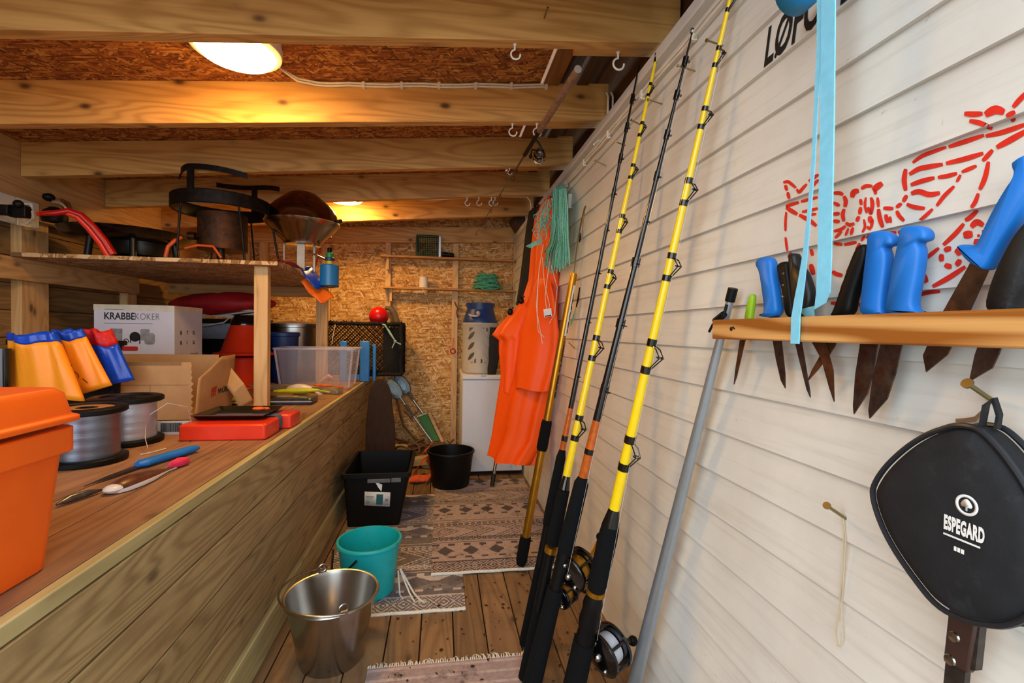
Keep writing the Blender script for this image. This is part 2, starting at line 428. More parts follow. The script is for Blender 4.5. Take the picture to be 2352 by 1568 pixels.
# back wall
m = M(); m.box(-2.3, .9, YB, YB + .012, -.1, 2.7)
struct('wall_back', m, OSB_WALL, loc=(0, 0, 0))
m = M(); m.prism([(-2.1, YB - .048, 1.895), (.78, YB - .048, 2.02), (.78, YB - .048, 2.163), (-2.1, YB - .048, 2.04)], (0, .048, 0))
struct('trim_3', m, W_RAFT)
for i, (a, b, z1) in enumerate([(-.517, -.468, 1.965), (.094, .150, 1.985), (.672, .69, 2.0), (-1.075, -1.0, 1.935), (-1.6, -1.53, 1.92), (-1.74, -1.68, 1.91)]):
    m = M(); m.box(a, b, YB - .045, YB, 0, z1); struct('trim_%d' % (4 + i), m, W_PINEZ, bevel=.002)
# left wall: horizontal boards outside the studs
m = M()
for k in range(18):
    m.box(XL - .11, XL - .09, -.2, YB, -.02 + .14 * k, .12 + .14 * k - .003)
struct('wall_left', m, W_CLAD, loc=(XL, 0, 0), bevel=.002)
m = M(); m.box(XL - .16, XL - .112, -.2, YB + .1, -.1, 2.4); struct('wall_left_backing', m, W_DARK)  # unseen backing, added to stop daylight leaking between the boards
m = M()
for k in range(1): m.box(XL - .05, XL, -.2, YB, zr(XL) - .20, zc(XL))
struct('trim_11', m, W_PINEY, bevel=.002)
for i, y in enumerate((.75, 1.95, 2.775, 3.6)):
    m = M(); m.box(XL - .09, XL - .04, y, y + .17 if i == 2 else y + .10, 0, zr(XL) - .1); struct('trim_%d' % (12 + i), m, W_PINEZ, bevel=.002)
m = M(); m.box(XL - .04, XL, -.2, 3.66, 1.388, 1.50); struct('trim_16', m, W_PINEY, bevel=.002)
# ceiling: boarding on top of the rafters, open near the house wall
def roof_piece(x0, x1, y0, y1, dz, th=.012):
    m = M(); m.prism([(x0, y0, zc(x0) + dz), (x1, y0, zc(x1) + dz), (x1, y0, zc(x1) + dz + th), (x0, y0, zc(x0) + dz + th)], (0, y1 - y0, 0)); return m
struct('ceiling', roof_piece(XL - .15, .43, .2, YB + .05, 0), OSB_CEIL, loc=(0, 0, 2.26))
struct('ceiling_upper', roof_piece(.3, .85, .2, YB + .05, .16), W_DARK)
struct('trim_17', roof_piece(.445, .515, .2, YB, -.012, .05), wood('brown_batten', '#6b421c', '#96632e', 1))
struct('trim_18', roof_piece(.60, .655, .2, YB, -.01, .045), W_DARK)
# rafters
RY = [.92, 1.52, 2.12, 2.72, 3.32, 3.92]
for i, y in enumerate(RY):
    x1 = .755 if i > 1 else .79
    m = M(); m.prism([(XL, y, zr(XL)), (x1, y, zr(x1)), (x1, y, zc(x1)), (XL, y, zc(XL))], (0, .048, 0))
    struct('trim_%d' % (20 + i), m, W_RAFT, bevel=.003)
for i, y in enumerate((1.568, 2.168, 2.768)):
    m = M(); a, b = .44, .76; m.prism([(a, y, zr(a) + .004), (b, y, zr(b) + .004), (b, y, zr(b) + .1), (a, y, zr(a) + .1)], (0, .045, 0))
    struct('trim_%d' % (30 + i), m, W_RAFT, bevel=.002)

# ------------------------------------------------------------------ ceiling lamps, cables, hooks
def lamp(x, y, label, power):
    z = zc(x); t = thing('ceiling_lamp', label, 'lamp', (x, y, z), 'round ceiling lamps')
    s = Vector((-SL, 0, 1)).normalized()
    m = M(); m.lathe([(.0, -.002), (.148, -.002), (.150, -.03), (.146, -.052), (.128, -.058)], (x, y, z), 48, s); obj('base', m, K_WHITE, t)
    m = M(); m.lathe([(.129, -.05), (.128, -.058), (.116, -.071), (.09, -.080), (.05, -.085), (.0, -.087)], (x, y, z), 48, s)
    obj('diffuser', m, emitter('lamp_glow', LAMPC, power), t, ang=80); return t
lamp(-.735, 1.815, 'round white lamp glowing between the two nearest roof beams', LAMP1)
lamp(-.735, 3.70, 'small-looking glowing lamp above the kettle grill, deep in the shed', LAMP2)
def lampcopy(): pass
# two-core white cable along the beam
m = M()
for d in (0, .011):
    p0 = onY(590, 160, 1.95); pts = [(-.66, 1.93, zc(-.66) - .02), (-.645, 2.0, zc(-.64) - .012), (-.60, 2.075, zc(-.6) - .012 - d), (-.53, 2.112, zc(-.55) - .008 - d)]
    for k in range(13):
        x = -.48 + .078 * k; pts.append((x, 2.113, zc(x) - .012 - d + .003 * math.sin(k * 1.7)))
    m.tube(pts, .0045, 8)
for k in range(6):
    x = -.35 + .16 * k; m.box(x, x + .012, 2.106, 2.121, zc(x) - .03, zc(x) - .005)
tag(obj('electric_cable', m, K_CABLE), 'white twin cable running along the top of the beam behind the near lamp', 'cable')
m = M()
for d in (0, .012):
    pts = [onY(1393 + d * 900, 213, 2.105), onY(1397 + d * 900, 222, 2.095), onY(1396 + d * 900, 260, 2.095), onY(1400 + d * 500, 300, 2.10)]
    pts.append(Vector((XR - .035, 2.02, 2.0))); m.tube(pts, .0045, 8)
tag(obj('cable_loop', m, K_CABLE), 'short white cable dropping down the end of a beam to the cream wall', 'cable')
m = M()
for z, ph in ((1.992, 0), (1.978, 1)):
    m.tube([(XR - .022, .3 + .12 * k, z + .003 * math.sin(k * 2.1 + ph)) for k in range(28)], .0045, 6)
for k in range(9): m.box(XR - .028, XR - .012, .55 + .33 * k, .562 + .33 * k, 1.97, 2.0)
tag(obj('wall_cable', m, K_CABLE), 'pair of white cables clipped under the top edge of the cream wall', 'cable')
m = M(); pts = [(-.6, 3.44, zr(-.6) + .02)]
for k in range(12):
    x = -.5 + .1 * k; pts.append((x, 3.376, zr(x) + .006 + .004 * math.sin(k)))
pts += [(.63, 3.40, zr(.6) - .02), (.648, 3.45, zr(.6) - .08), (.65, 3.52, zr(.6) - .22)]
m.tube(pts, .004, 6)
tag(obj('lamp_cable', m, K_CABLE), 'thin white cable under the far beam leading from the far lamp', 'cable')
def hook(px, py, Y, s, label, turn=0):
    p = onY(px, py, Y); x = p.x; p.z = zr(x) + (.004 if px == 1420 else 0)
    t = thing('cup_hook', label, 'hook', p, 'white cup hooks under the beams')
    m = M(); q = [Vector((0, 0, .004)), Vector((0, 0, -.018 * s))]
    R = .0155 * s
    for k in range(15):
        a = math.radians(115 + k * 18); q.append(Vector((R * math.cos(a) + .003, 0, -.018 * s - R * .95 + R * math.sin(a))))
    q = [p + rot_z(v, turn) for v in q]
    m.tube(q, .0028 * s, 8); obj('hook', m, K_WHITE, t)
    m = M(); m.lathe([(.0, 0), (.006 * s, 0), (.006 * s, -.002), (.003, -.004)], p, 12); obj('collar', m, K_WHITE, t); return t
hook(1183, 72, 1.545, 1.0, 'white cup hook under the nearest beam, left of the wall')
hook(1420, 100, 1.585, 1.25, 'large white cup hook under the nearest beam beside the cream wall')
hook(1177, 280, 2.145, 1.15, 'white cup hook under the second beam, left of the cork rod butt')
hook(1233, 285, 2.145, 1.2, 'white cup hook under the second beam holding the cork-handled rod')
hook(1170, 405, 2.745, .8, 'small hook under the third beam beside the hanging rod')
hook(1073, 452, 3.345, 1.15, 'leftmost of the small hooks in the row under the far beam')
hook(1100, 452, 3.345, 1.15, 'second of the small hooks in the row under the far beam')
hook(1129, 452, 3.345, 1.3, 'small hook under the far beam with the thin rod passing through it')
hook(1137, 452, 3.36, 1.1, 'last of the small hooks in the row under the far beam')
def nail(base, tip, r, label, name='nail', head=2.0, group='nails in the cream wall'):
    base = Vector(base); tip = Vector(tip); d = (tip - base).normalized()
    m = M(); m.tube([base - d * .006, tip - d * .002], r, 8); m.tube([tip - d * .003, tip], r * head, 10)
    return tag(obj(name, m, K_BRASS), label, 'nail' if name == 'nail' else 'screw', group)
p = onY(1250, 42, 1.52); nail(p, p + Vector((.004, -.035, .012)), .0025, 'bent nail sticking out of the nearest beam', head=1.6, group=None)
for (hx, hy, bx, by, lab) in [
    (1622, 92, 1660, 105, 'nail in the cream wall touching the upper part of the frontmost yellow rod'),
    (1555, 150, 1597, 163, 'nail in the cream wall behind the tip of the thicker black rod'),
    (1487, 228, 1521, 239, 'nail in the cream wall beside the top of the thinner yellow rod'),
    (1449, 275, 1478, 290, 'nail in the cream wall between the thin black rod and the yellow rod'),
    (1415, 326, 1436, 334, 'nail in the cream wall left of the thin black rod'),
    (1366, 368, 1392, 381, 'small nail high on the cream wall, closest to the twine hank'),
    (1305, 785, 1320, 800, 'short nail low on the wall between the gold pole and the black rod')]:
    z = onX(bx, by, .68).z; b = onX(bx, by, wallx(z)); d = ray(hx, hy); s = .036
    h = onX(hx, hy, wallx(z) - .05); nail(b, h, .0022, lab, head=1.9)

# ------------------------------------------------------------------ work bench
BT = .735
t = thing('workbench', 'long timber bench built from boards along the left side, full of gear', 'bench', (-1.3, 2.2, 0))
m = M()
for k in range(10):
    x1 = -.645 - .145 * k; x0 = max(x1 - .142, XL); m.box(x0, x1, .15, YB - .05, BT - .028, BT)
obj('worktop', m, W_BTOP, t, bevel=.002)
m = M(); m.box(-.643, -.62, .15, 4.42, BT - .032, BT)
obj('edge_board', m, W_TREAT, t, bevel=.003)
m = M()
for a, b in ((.563, .700), (.4195, .5575), (.2735, .4145), (.1325, .2685)): m.box(-.645, -.618, .15, 4.42, a, b)
obj('front_panel', m, W_BFRONT, t, bevel=.002)
m = M(); m.box(-.64, -.602, .15, 4.40, .0, .128)
obj('skirting_board', m, W_TREAT, t, bevel=.003)
m = M(); m.box(-2.1, -.646, 4.36, 4.40, .01, BT - .03); obj('end_panel', m, W_BFRONT, t)

# ------------------------------------------------------------------ shelf over the bench
SH = 1.52
t = thing('storage_shelf', 'chipboard shelf on wooden posts above the bench', 'shelf', (-1.5, 3.3, BT))
m = M(); m.box(XL, -.865, 2.66, 4.05, SH - .02, SH); obj('board', m, OSB_SHELF, t)
for y, x0, x1 in ((2.725, -1.005, -.935), (3.96, -.995, -.91)):
    m = M(); m.box(x0, x1, y, y + .048, BT, SH - .02); obj('post', m, W_PINEZ, t, bevel=.002)
m = M(); m.box(XL + .001, -1.0, 4.0, 4.045, SH - .1, SH - .021); obj('cross_rail', m, W_PINEX, t, bevel=.002)

# ------------------------------------------------------------------ things on the bench
def rrect(x0, x1, y0, y1, r, z, n=4):
    out = []
    for cx, cy, a0 in ((x1 - r, y1 - r, 0), (x0 + r, y1 - r, 90), (x0 + r, y0 + r, 180), (x1 - r, y0 + r, 270)):
        for k in range(n + 1):
            a = math.radians(a0 + 90 * k / n); out.append(Vector((cx + r * math.cos(a), cy + r * math.sin(a), z)))
    return out
def tub(m, bx, by, tx, ty, z0, z1, th, r=.02, rim=0, col=None):      # open box: bottom rect bx,by (x0,x1),(y0,y1); top rect tx,ty
    f = lambda X, Y, z, d: rrect(X[0] + d, X[1] - d, Y[0] + d, Y[1] - d, r, z)
    L = [f(bx, by, z0, 0)]
    if rim: L += [f(tx, ty, z1 - rim, 0), f(tx, ty, z1 - rim, -.012), f(tx, ty, z1, -.012)]
    else: L += [f(tx, ty, z1, 0)]
    L += [f(tx, ty, z1, th), f(bx, by, z0 + th, th)]
    return m.loft(L, True, True, col)
# orange bait box
bx = thing('bait_box', 'large orange plastic box with a lid at the near end of the bench', 'box', (-.9, .78, BT))
m = M(); tub(m, (-1.06, -.69), (.56, .955), (-1.08, -.672), (.545, .97), BT + .001, .985, .004, .03, rim=.045); obj('body', m, K_ORANGE, bx, bevel=.003)
m = M()
L = [rrect(-1.10, -.652, .525, .99, .035, .995), rrect(-1.10, -.652, .525, .99, .035, 1.004), rrect(-1.092, -.66, .533, .982, .035, 1.008),
     rrect(-1.085, -.667, .54, .975, .035, 1.046), rrect(-1.075, -.677, .55, .965, .035, 1.056)]
m.loft(L); obj('lid', m, K_ORANGE, bx, bevel=.002)
# line spools
def spool(cx, cy, R, r, z0, h, lab, cols):
    t = thing('line_spool', lab, 'spool', (cx, cy, z0), 'spools of fishing line')
    for z, q in ((z0, 1), (z0 + h, -1)):
        m = M(); pr = [(.02, 0), (R - .006, 0), (R, .004), (R, .016), (R - .006, .02), (r, .02)]
        if q < 0: pr = [(.022, -.006), (r * .86, -.006), (r * .9, 0), (R - .006, 0), (R, -.004), (R, -.016), (R - .006, -.02), (r, -.02)]
        m.lathe(pr, (cx, cy, z), 48); obj('flange', m, K_BLACK, t)
    m = M(); pr = []
    for k in range(16):
        z = z0 + .02 + (h - .04) * k / 15; pr.append((r + .0007 * math.sin(k * 1.9), z))
    m.lathe([(p[0], p[1]) for p in pr], (cx, cy, 0), 48); obj('line', m, cols, t, ang=70)
    m = M(); m.lathe([(.018, z0 + .01), (.018, z0 + h - .004), (.028, z0 + h - .004), (.028, z0 + h - .007)], (cx, cy, 0), 24); obj('hub', m, K_BLACK, t)
    return t
def linemat(name, lo, hi, metal):
    t = NT(name); c = t.coord((3, 3, 700)); n_ = t.noise(c, 1.0, 3, .7); n2 = t.noise(t.coord((2, 2, 60)), 1.0, 3, .7)
    t.base(t.mix(t.math('ADD', t.math('MULTIPLY', n_, .7), t.math('MULTIPLY', n2, .4)), H(lo), H(hi))); t.b.inputs['Metallic'].default_value = metal; t.b.inputs['Roughness'].default_value = .3
    t.bump(n_, .5, .0008); return t.m
LINE1 = linemat('grey_nylon_line', '#3c4350', '#a3adbf', .85); LINE2 = linemat('pale_nylon_line', '#9a9fb2', '#dcdfea', .5)
s1 = spool(-1.105, 1.665, .103, .082, BT + .001, .176, 'black spool of dark grey fishing line nearest the orange box', LINE1)
m = M(); m.lathe([(.02, BT + .1725), (.068, BT + .1725)], (-1.105, 1.665, 0), 36); obj('paper_label', m, mat('tan_paper', '#9a6a46', .8), s1)
s2 = spool(-1.15, 1.93, .113, .09, BT + .001, .172, 'black spool of pale clear fishing line beside the cardboard box', LINE2)
m = M(); m.tube([(-1.03, 1.83, .82), (-1.0, 1.80, .86), (-.96, 1.83, .895), (-.93, 1.9, .87), (-.95, 1.97, .80), (-.97, 2.0, BT + .02)], .0013, 6)
m.tube([(-1.03, 1.83, .82), (-1.01, 1.79, .78), (-.99, 1.77, .75)], .0012, 6)
tag(obj('loose_line', m, K_NYLON), 'loose loop of clear fishing line arching from the pale spool', 'fishing line')
# packet with bar code
t = thing('paper_packet', 'small white packet with a bar code in front of the cardboard box', 'packet', (-1.07, 2.06, BT))
m = M(); m.box(-1.135, -.99, 2.05, 2.056, BT + .001, BT + .055); obj('card', m, mat('grey_paper', '#d3d3d8', .6), t)
m = M(); x = -1.10
for k in range(22):
    wdt = rnd.choice((.0012, .002, .003)); m.box(x, x + wdt, 2.0485, 2.05, BT + .012, BT + .048); x += wdt + rnd.choice((.0015, .002))
obj('bar_code', m, K_INKB, t)
# hand-line winder with a black tray on top
t = thing('handline_winder', 'orange-red plastic hand line winder lying on the bench front', 'winder', (-.83, 2.05, BT))
def slab(m, x0, x1, y0, y1, z0, z1, r=.012):
    m.loft([rrect(x0 + .004, x1 - .004, y0 + .004, y1 - .004, r, z0), rrect(x0, x1, y0, y1, r, z0 + .005), rrect(x0, x1, y0, y1, r, z1 - .006), rrect(x0 + .006, x1 - .006, y0 + .006, y1 - .006, r, z1)])
m = M(); slab(m, -.975, -.665, 1.925, 2.085, BT + .001, BT + .062); slab(m, -.945, -.635, 2.135, 2.27, BT + .001, BT + .062); m.box(-.93, -.70, 2.08, 2.14, BT + .008, BT + .05); obj('frame', m, K_RED, t)
m = M()
for k in range(9): y = 2.088 + k * .0055; L = rrect(-.945, -.672, 0, .07, .02, 0); m.tube([(p.x, y, BT + .001 + p.y * .9 + .002) for p in L], .003, 6, closed=True)
obj('wound_line', m, mat('blue_grey_cord', '#4a5566', .7), t)
t = thing('metal_tray', 'flat black tray lying on the orange-red winder', 'tray', (-.85, 2.1, BT + .063))
m = M(); tub(m, (-.96, -.72), (2.02, 2.24), (-.975, -.70), (2.005, 2.255), BT + .064, BT + .082, .004, .015); obj('tray', m, K_BLACKM, t)
m = M(); m.tube([(-.97, 2.0, BT + .084), (-.7, 2.0, BT + .084)], .0025, 6); obj('rim_edge', m, K_STEEL, t)
m = M(); m.ball((-.76, 2.12, BT + .091), .016, 10, 6, (1.7, 1, .5)); m.ball((-.735, 2.13, BT + .089), .011, 8, 6, (1.5, 1, .6))
tag(obj('orange_bait', m, mat('soft_orange_bait', '#d9541e', .5, var=.3)), 'small soft orange lure on the black tray', 'lure')
# fillet knife lying on the bench
def taper(m, a, b, wa, wb, th, z, n=10):
    pass
t = thing('fillet_knife', 'blue-handled fillet knife lying on the bench top', 'knife', (-.87, 1.6, BT))
a, b = Vector((-.905, 1.565, BT + .013)), Vector((-.832, 1.765, BT + .015)); d = (b - a).normalized(); s = d.cross(Vector((0, 0, 1)))
L = []
for k in range(13):
    u = k / 12; p = a + (b - a) * u; r1 = .016 + .005 * math.sin(u * PI * 2 + .6) ** 2 + (.004 if k in (0, 1, 12) else 0); r1 *= .55 if k in (0, 12) else 1
    L.append([p + s * math.cos(q) * r1 + Vector((0, 0, math.sin(q) * .0125 * (.6 if k in (0, 12) else 1))) for q in [2 * PI * i / 14 for i in range(14)]])
m = M(); m.loft(L); obj('handle', m, K_BLUE, t)
m = M(); tip = Vector((-.935, 1.395, BT + .0035))
m.prism([a + s * .012 - Vector((0, 0, .006)), a - s * .012 - Vector((0, 0, .006)), a * .4 + tip * .6 - s * .008 + Vector((0, 0, -.001)), tip, a * .4 + tip * .6 + s * .008 + Vector((0, 0, -.001))], (0, 0, .002)); obj('blade', m, K_BLADE, t)
# rubber fish lure
t = thing('fish_lure', 'brown and white rubber fish lure with a red tail on the bench', 'lure', (-.82, 1.48, BT))
a, b = Vector((-.835, 1.335, BT + .002)), Vector((-.80, 1.56, BT + .002)); d = (b - a).normalized(); s = d.cross(Vector((0, 0, 1)))
prof = [(0, .006), (.03, .02), (.12, .03), (.3, .034), (.5, .029), (.7, .017), (.85, .009), (1, .009)]
def fish(lo, hi, zf):
    m = M(); L = []
    for u, r1 in prof:
        p = a + (b - a) * u; q = []
        for i in range(13):
            an = lo + (hi - lo) * i / 12; q.append(p + s * math.cos(an) * r1 + Vector((0, 0, .002 + max(math.sin(an), 0) * r1 * zf)))
        q += [p + s * math.cos(hi) * r1 + Vector((0, 0, .0005)), p + s * math.cos(lo) * r1 + Vector((0, 0, .0005))]
        L.append(q)
    m.loft(L); return m
obj('back', fish(.35, PI, .8), mat('brown_rubber', '#5b3326', .35, var=.4, vs=70), t)
obj('belly', fish(0, .36, .8), mat('white_rubber', '#d9d6d2', .4, var=.06), t)
m = M(); m.ball(a + d * .012 + Vector((0, 0, .010)), .022, 14, 8, (1, 1.2, .5)); obj('head', m, mat('white_rubber_head', '#dedede', .35, dirt='#7c7c80', dirtamt=.58), t)
m = M(); m.pillow([b + d * u + s * v + Vector((0, 0, .012)) for u, v in ((-.02, .005), (.01, .016), (.04, .020), (.05, .012), (.05, -.012), (.04, -.020), (.01, -.016), (-.02, -.005))], (0, 0, 1), .018, .003); obj('tail', m, mat('red_white_rubber', '#d8315a', .35, var=.35, vs=14), t)
t = thing('metal_jig', 'slim dull metal fishing jig beside the orange box', 'lure', (-.88, 1.3, BT))
m = M(); m.tube([(-.895, 1.25, BT + .008), (-.888, 1.28, BT + .012), (-.876, 1.32, BT + .011), (-.866, 1.355, BT + .007)], [.003, .009, .008, .003], 10); obj('body', m, mat('dull_lead', '#6a6c70', .35, .8, var=.3, vs=60), t)
m = M(); m.torus((-.8645, 1.361, BT + .006), .005, .001, (1, 0, 0), 12, 6); obj('ring', m, K_STEEL, t)
m = M(); m.tube([(-.99, 1.73, BT + .003), (-.97, 1.76, BT + .003), (-.955, 1.81, BT + .003)], .002, 6)
tag(obj('line_scrap', m, K_ROPEW), 'short white scrap of line on the bench beside the spools', 'line')
m = M(); m.box(-.76, -.66, 1.94, 1.99, BT + .0005, BT + .0015)
# cardboard box with torn side
t = thing('cardboard_box', 'torn open brown cardboard box with red and black print', 'box', (-1.4, 2.5, BT))
CX0, CX1, CY0, CY1, CZ = -1.64, -1.125, 2.34, 2.72, 1.005
m = M(); m.box(CX0, CX1 - .004, CY0, CY0 + .005, BT + .001, CZ); m.box(CX0, CX0 + .005, CY0, CY1, BT + .001, CZ); m.box(CX0, CX1 - .05, CY1 - .005, CY1, BT + .001, CZ + .015); m.box(CX0, CX1, CY0, CY1, BT + .001, BT + .006)
for k in range(9):
    z = BT + .03 + k * .028; m.prism([(CX1 - .006, CY0, z - .016), (CX1 - .006 + rnd.uniform(.004, .012), CY0 + .001, z), (CX1 - .006, CY0, z + .014)], (0, .004, 0))
obj('box_body', m, K_CARD, t)
SIDE = lambda u, v: Vector((CX1 + .012 + .03 * math.sin(u * 2.6 + .2) * v, CY0 + .03 * v + (CY1 - CY0) * u * (1.0 + .0 * v) - .01 * v, BT + .002 + (.285 * v) * (1 - .33 * max(0, .45 - u) ** 1.0 * 2.2 * v)))
m = M(); m.grid(SIDE, 18, 12); obj('torn_side', m, K_CARD, t, solid=.004)
fa, fb, fc, fd, fe, ff = onY(503, 866, 2.66), onY(526, 838, 2.68), onY(534, 905, 2.62), onY(560, 880, 2.64), onY(550, 938, 2.66), onY(582, 920, 2.70)
m = M(); m.grid(lambda u, v: (fa.lerp(fb, v)).lerp(fc.lerp(fd, v), min(1, u * 2)) if u <= .5 else (fc.lerp(fd, v)).lerp(fe.lerp(ff, v), u * 2 - 1), 12, 4); obj('flap', m, mat('cardboard_flap', '#c39c6c', .85, var=.06), t, solid=.004)
m = M(); m.box(-1.42, -1.17, CY0 - .001, CY0, .99, CZ + .0); m.box(-1.30, -1.298, CY0 - .0008, CY0, BT + .02, .9); m.box(-1.64, -1.14, CY0 - .0008, CY0, .90, .902); obj('score_lines', m, mat('cardboard_crease', '#8a6843', .9), t)
sp = lambda u, v: SIDE(u, v) + Vector((.0035, 0, 0))
def sidewarp(p): return sp(p.x, p.y)
m = M()
for x0, x1, q in ((.30, .335, 0), (.345, .38, 0), (.39, .425, 0)):
    m.add([sp(x0, .50), sp(x1, .50), sp(x1 + .004, .40), sp(x0 + .004, .40)], [(0, 1, 2, 3)])
    m.add([sp(x0 + .004, .385), sp(x1 + .004, .385), sp(x1 - .006, .30 + .02), sp(x0 + .012, .30 + .02)], [(0, 1, 2, 3)])
m.add([sp(.30, .43), sp(.43, .43), sp(.43, .405), sp(.30, .405)], [(0, 1, 2, 3)])
obj('logo', m, K_INKR, t)
m = text_m('WÜRTH', .13, (.47, .345, 0), (1, 0, 0), (0, 1, 0), th=0, bold=.004, fit=.44, warp=sidewarp); obj('lettering', m, K_INKB, t)
# white carton with colour print
KX0, KX1, KY0, KY1, KZ = -1.925, -1.513, 2.95, 3.27, 1.285
t = thing('cooker_carton', 'white printed carton with pictures of pots standing at the back of the bench', 'carton', (-1.7, 3.1, BT))
K_CARTON = mat('white_carton', '#c9cce0', .6, var=.04, vs=6, dirt='#b3b0bd', dirtamt=.6)
m = M(); m.box(KX0, KX1, KY0, KY1, BT + .001, KZ); obj('carton', m, K_CARTON, t, bevel=.004)
m = M(); m.box(KX0, KX1, KY0 - .001, KY0, KZ - .032, KZ); m.box(KX1, KX1 + .001, KY0, KY1, KZ - .03, KZ); obj('packing_tape', m, mat('buff_tape', '#cfcaba', .35, var=.1), t)
E_, U_ = (1, 0, 0), (0, 0, 1)
pr = thing; yk = KY0 - .0015
m = M(); text_m('KRABBE', .055, (KX0 + .055, yk, 1.202), E_, U_, bold=.0008, fit=.155, m=m); obj('lettering', m, K_INKB, t)
m = text_m('KOKER', .055, (KX0 + .212, yk, 1.202), E_, U_, bold=-.0008, fit=.125)
m.box(KX0 + .055, KX0 + .30, yk, yk + .0005, 1.178, 1.181); m.box(KX0 + .055, KX0 + .15, yk, yk + .0005, 1.256, 1.259); obj('thin_lettering', m, mat('grey_print', '#70717c', .7), t)
m = M()
m.box(KX0 + .09, KX0 + .145, yk, yk + .0006, 1.05, 1.15); obj('picture_pot', m, mat('printed_grey', '#85878f', .5, var=.35, vs=30), t)
m = M(); m.prism([(p.x, yk - .0006, p.y) for p in rrect(KX0 + .258, KX0 + .312, 1.062, 1.128, .016, 0)], (0, .0004, 0)); m.prism([(p.x, yk, p.y) for p in rrect(KX0 + .238, KX0 + .285, 1.085, 1.15, .008, 0)], (0, .0004, 0)); obj('picture_bottles', m, mat('printed_grey', '#85878f', .5, var=.35, vs=30), t)
m = M()
m.lathe([(.0, 0), (.028, 0)], (KX0 + .21, yk, 1.105), 16, (0, 1, 0)); m.box(KX0 + .185, KX0 + .19, yk, yk + .0005, 1.07, 1.10); m.box(KX0 + .232, KX0 + .237, yk, yk + .0005, 1.065, 1.10); m.box(KX0 + .095, KX0 + .155, yk - .0004, yk, 1.03, 1.055)
m.torus((KX0 + .165, yk, 1.08), .012, .002, (0, 1, 0), 16, 4); obj('picture_burner', m, K_INKB, t)
m = M(); L = rrect(KX0 + .14, KX0 + .225, 1.025, 1.05, .008, 0); m.prism([(p.x, yk - .0006, p.y) for p in L], (0, .0005, 0)); obj('picture_badge', m, K_INKR, t)
m = M(); EX, UX = (0, 1, 0), (0, 0, 1)
for j, z in enumerate((1.12, 1.06)):
    for i, ch in enumerate('BTG' if j == 0 else 'RIG'): text_m(ch, .03, (KX1 + .001, KY0 + .06 + .07 * i, z), EX, UX, bold=.001, m=m)
text_m('Varenr: 5.0.4.2', .028, (KX1 + .001, KY0 + .06, .985), EX, UX, bold=.001, fit=.2, m=m); obj('side_lettering', m, K_INKB, t)
# orange-blue oilskin cuffs draped over a dark crate
t = thing('gear_crate', 'black crate hidden behind the orange oilskin cuffs', 'crate', (-1.57, 2.2, BT))
m = M(); tub(m, (-1.80, -1.41), (2.285, 2.33), (-1.81, -1.40), (2.282, 2.335), BT + .001, 1.10, .006, .02, rim=.02); obj('crate', m, K_BLACK, t)
OIL_O = mat('amber_oilskin', '#ff9a1c', .4, var=.06, vs=14, dirt='#a9520f', dirtamt=.64); OIL_B = mat('blue_oilskin', '#1146c4', .25, var=.2, vs=20); OIL_R = mat('red_knit', '#c3141a', .6, var=.35, vs=120, bump=.4, bs=300)
def cuff(tl, tr, br, bl, Y, rimcol, rimh, body, lab, bulge=.05, ph=0):
    TL, TR, BR, BL = [onY(*p, Y) for p in (tl, tr, br, bl)]
    t = thing('oilskin_cuff', lab, 'sleeve', ((BL + BR) / 2), 'oilskin cuffs on the bench')
    def loops(v0, v1, n, grow=0):
        L = []
        for i in range(n + 1):
            v = v0 + (v1 - v0) * i / n; A = BL.lerp(TL, v); B = BR.lerp(TR, v); q = []
            for k in range(40):
                a = 2 * PI * k / 40; c = (A + B) / 2; h = (B - A) / 2 * (1 + grow)
                wob = .72 + .16 * math.sin(4 * a + ph + 1.2 * v) + .10 * math.sin(9 * a + 2 * ph + 3 * v)
                q.append(c + h * math.cos(a) + Vector((0, -1, 0)) * (math.sin(a) * bulge * wob * (.75 + .35 * v)) + Vector((0, 0, (.007 * math.sin(3 * a + ph) + .0025 * math.sin(7 * a + 2 * ph)) * min(v, 1) ** 3)))
            L.append(q)
        return L
    m = M(); m.loft(loops(0, 1, 10), True, False); obj('body', m, body, t, ang=80, solid=.003)
    m = M(); m.loft(loops(.985, 1 + rimh, 4, .015), True, False); obj('rolled_rim', m, rimcol, t, ang=80, solid=.004)
    return t, lambda u, v: (BL.lerp(TL, v)).lerp(BR.lerp(TR, v), u) + Vector((0, -bulge * 1.02 * math.sin(math.acos(2 * u - 1)) * (.75 + .35 * v) - .003, 0))
c1, f1 = cuff((22, 782), (138, 785), (195, 921), (20, 893), 2.06, OIL_B, .14, OIL_O, 'orange oilskin cuff with a blue rim, leftmost behind the spools', 0.05)
c2, f2 = cuff((125, 780), (196, 775), (257, 885), (150, 915), 2.155, OIL_B, .15, OIL_O, 'orange oilskin cuff with a blue rim, next to the blue cuff', .035, 1)
c3, f3 = cuff((200, 795), (268, 790), (309, 872), (225, 890), 2.235, OIL_R, .38, OIL_B, 'blue oilskin cuff with a speckled red rim', .035, 2)
m = M(); m.torus(f2(.42, .52), .009, .0016, (0, 1, 0), 14, 5, arc=(.5, 5.5)); m.tube([f2(.5, .40), f2(.55, .33), f2(.53, .28)], .0016, 5); m.tube([f2(.6, .25), f2(.66, .15)], .0016, 5); obj('ink_marks', m, K_INKB, c2)
m = M(); m.torus(f1(.55, .12), .010, .0016, (0, 1, 0), 14, 5, arc=(.5, 4.5)); obj('ink_mark', m, K_INKB, c1)
m = M(); m.tube([onY(8, 800, 2.0), onY(9, 890, 2.0)], .022, 12); tag(obj('black_tube', m, K_GLOSSK), 'dark upright tube at the left edge beside the orange cuff', 'tube')
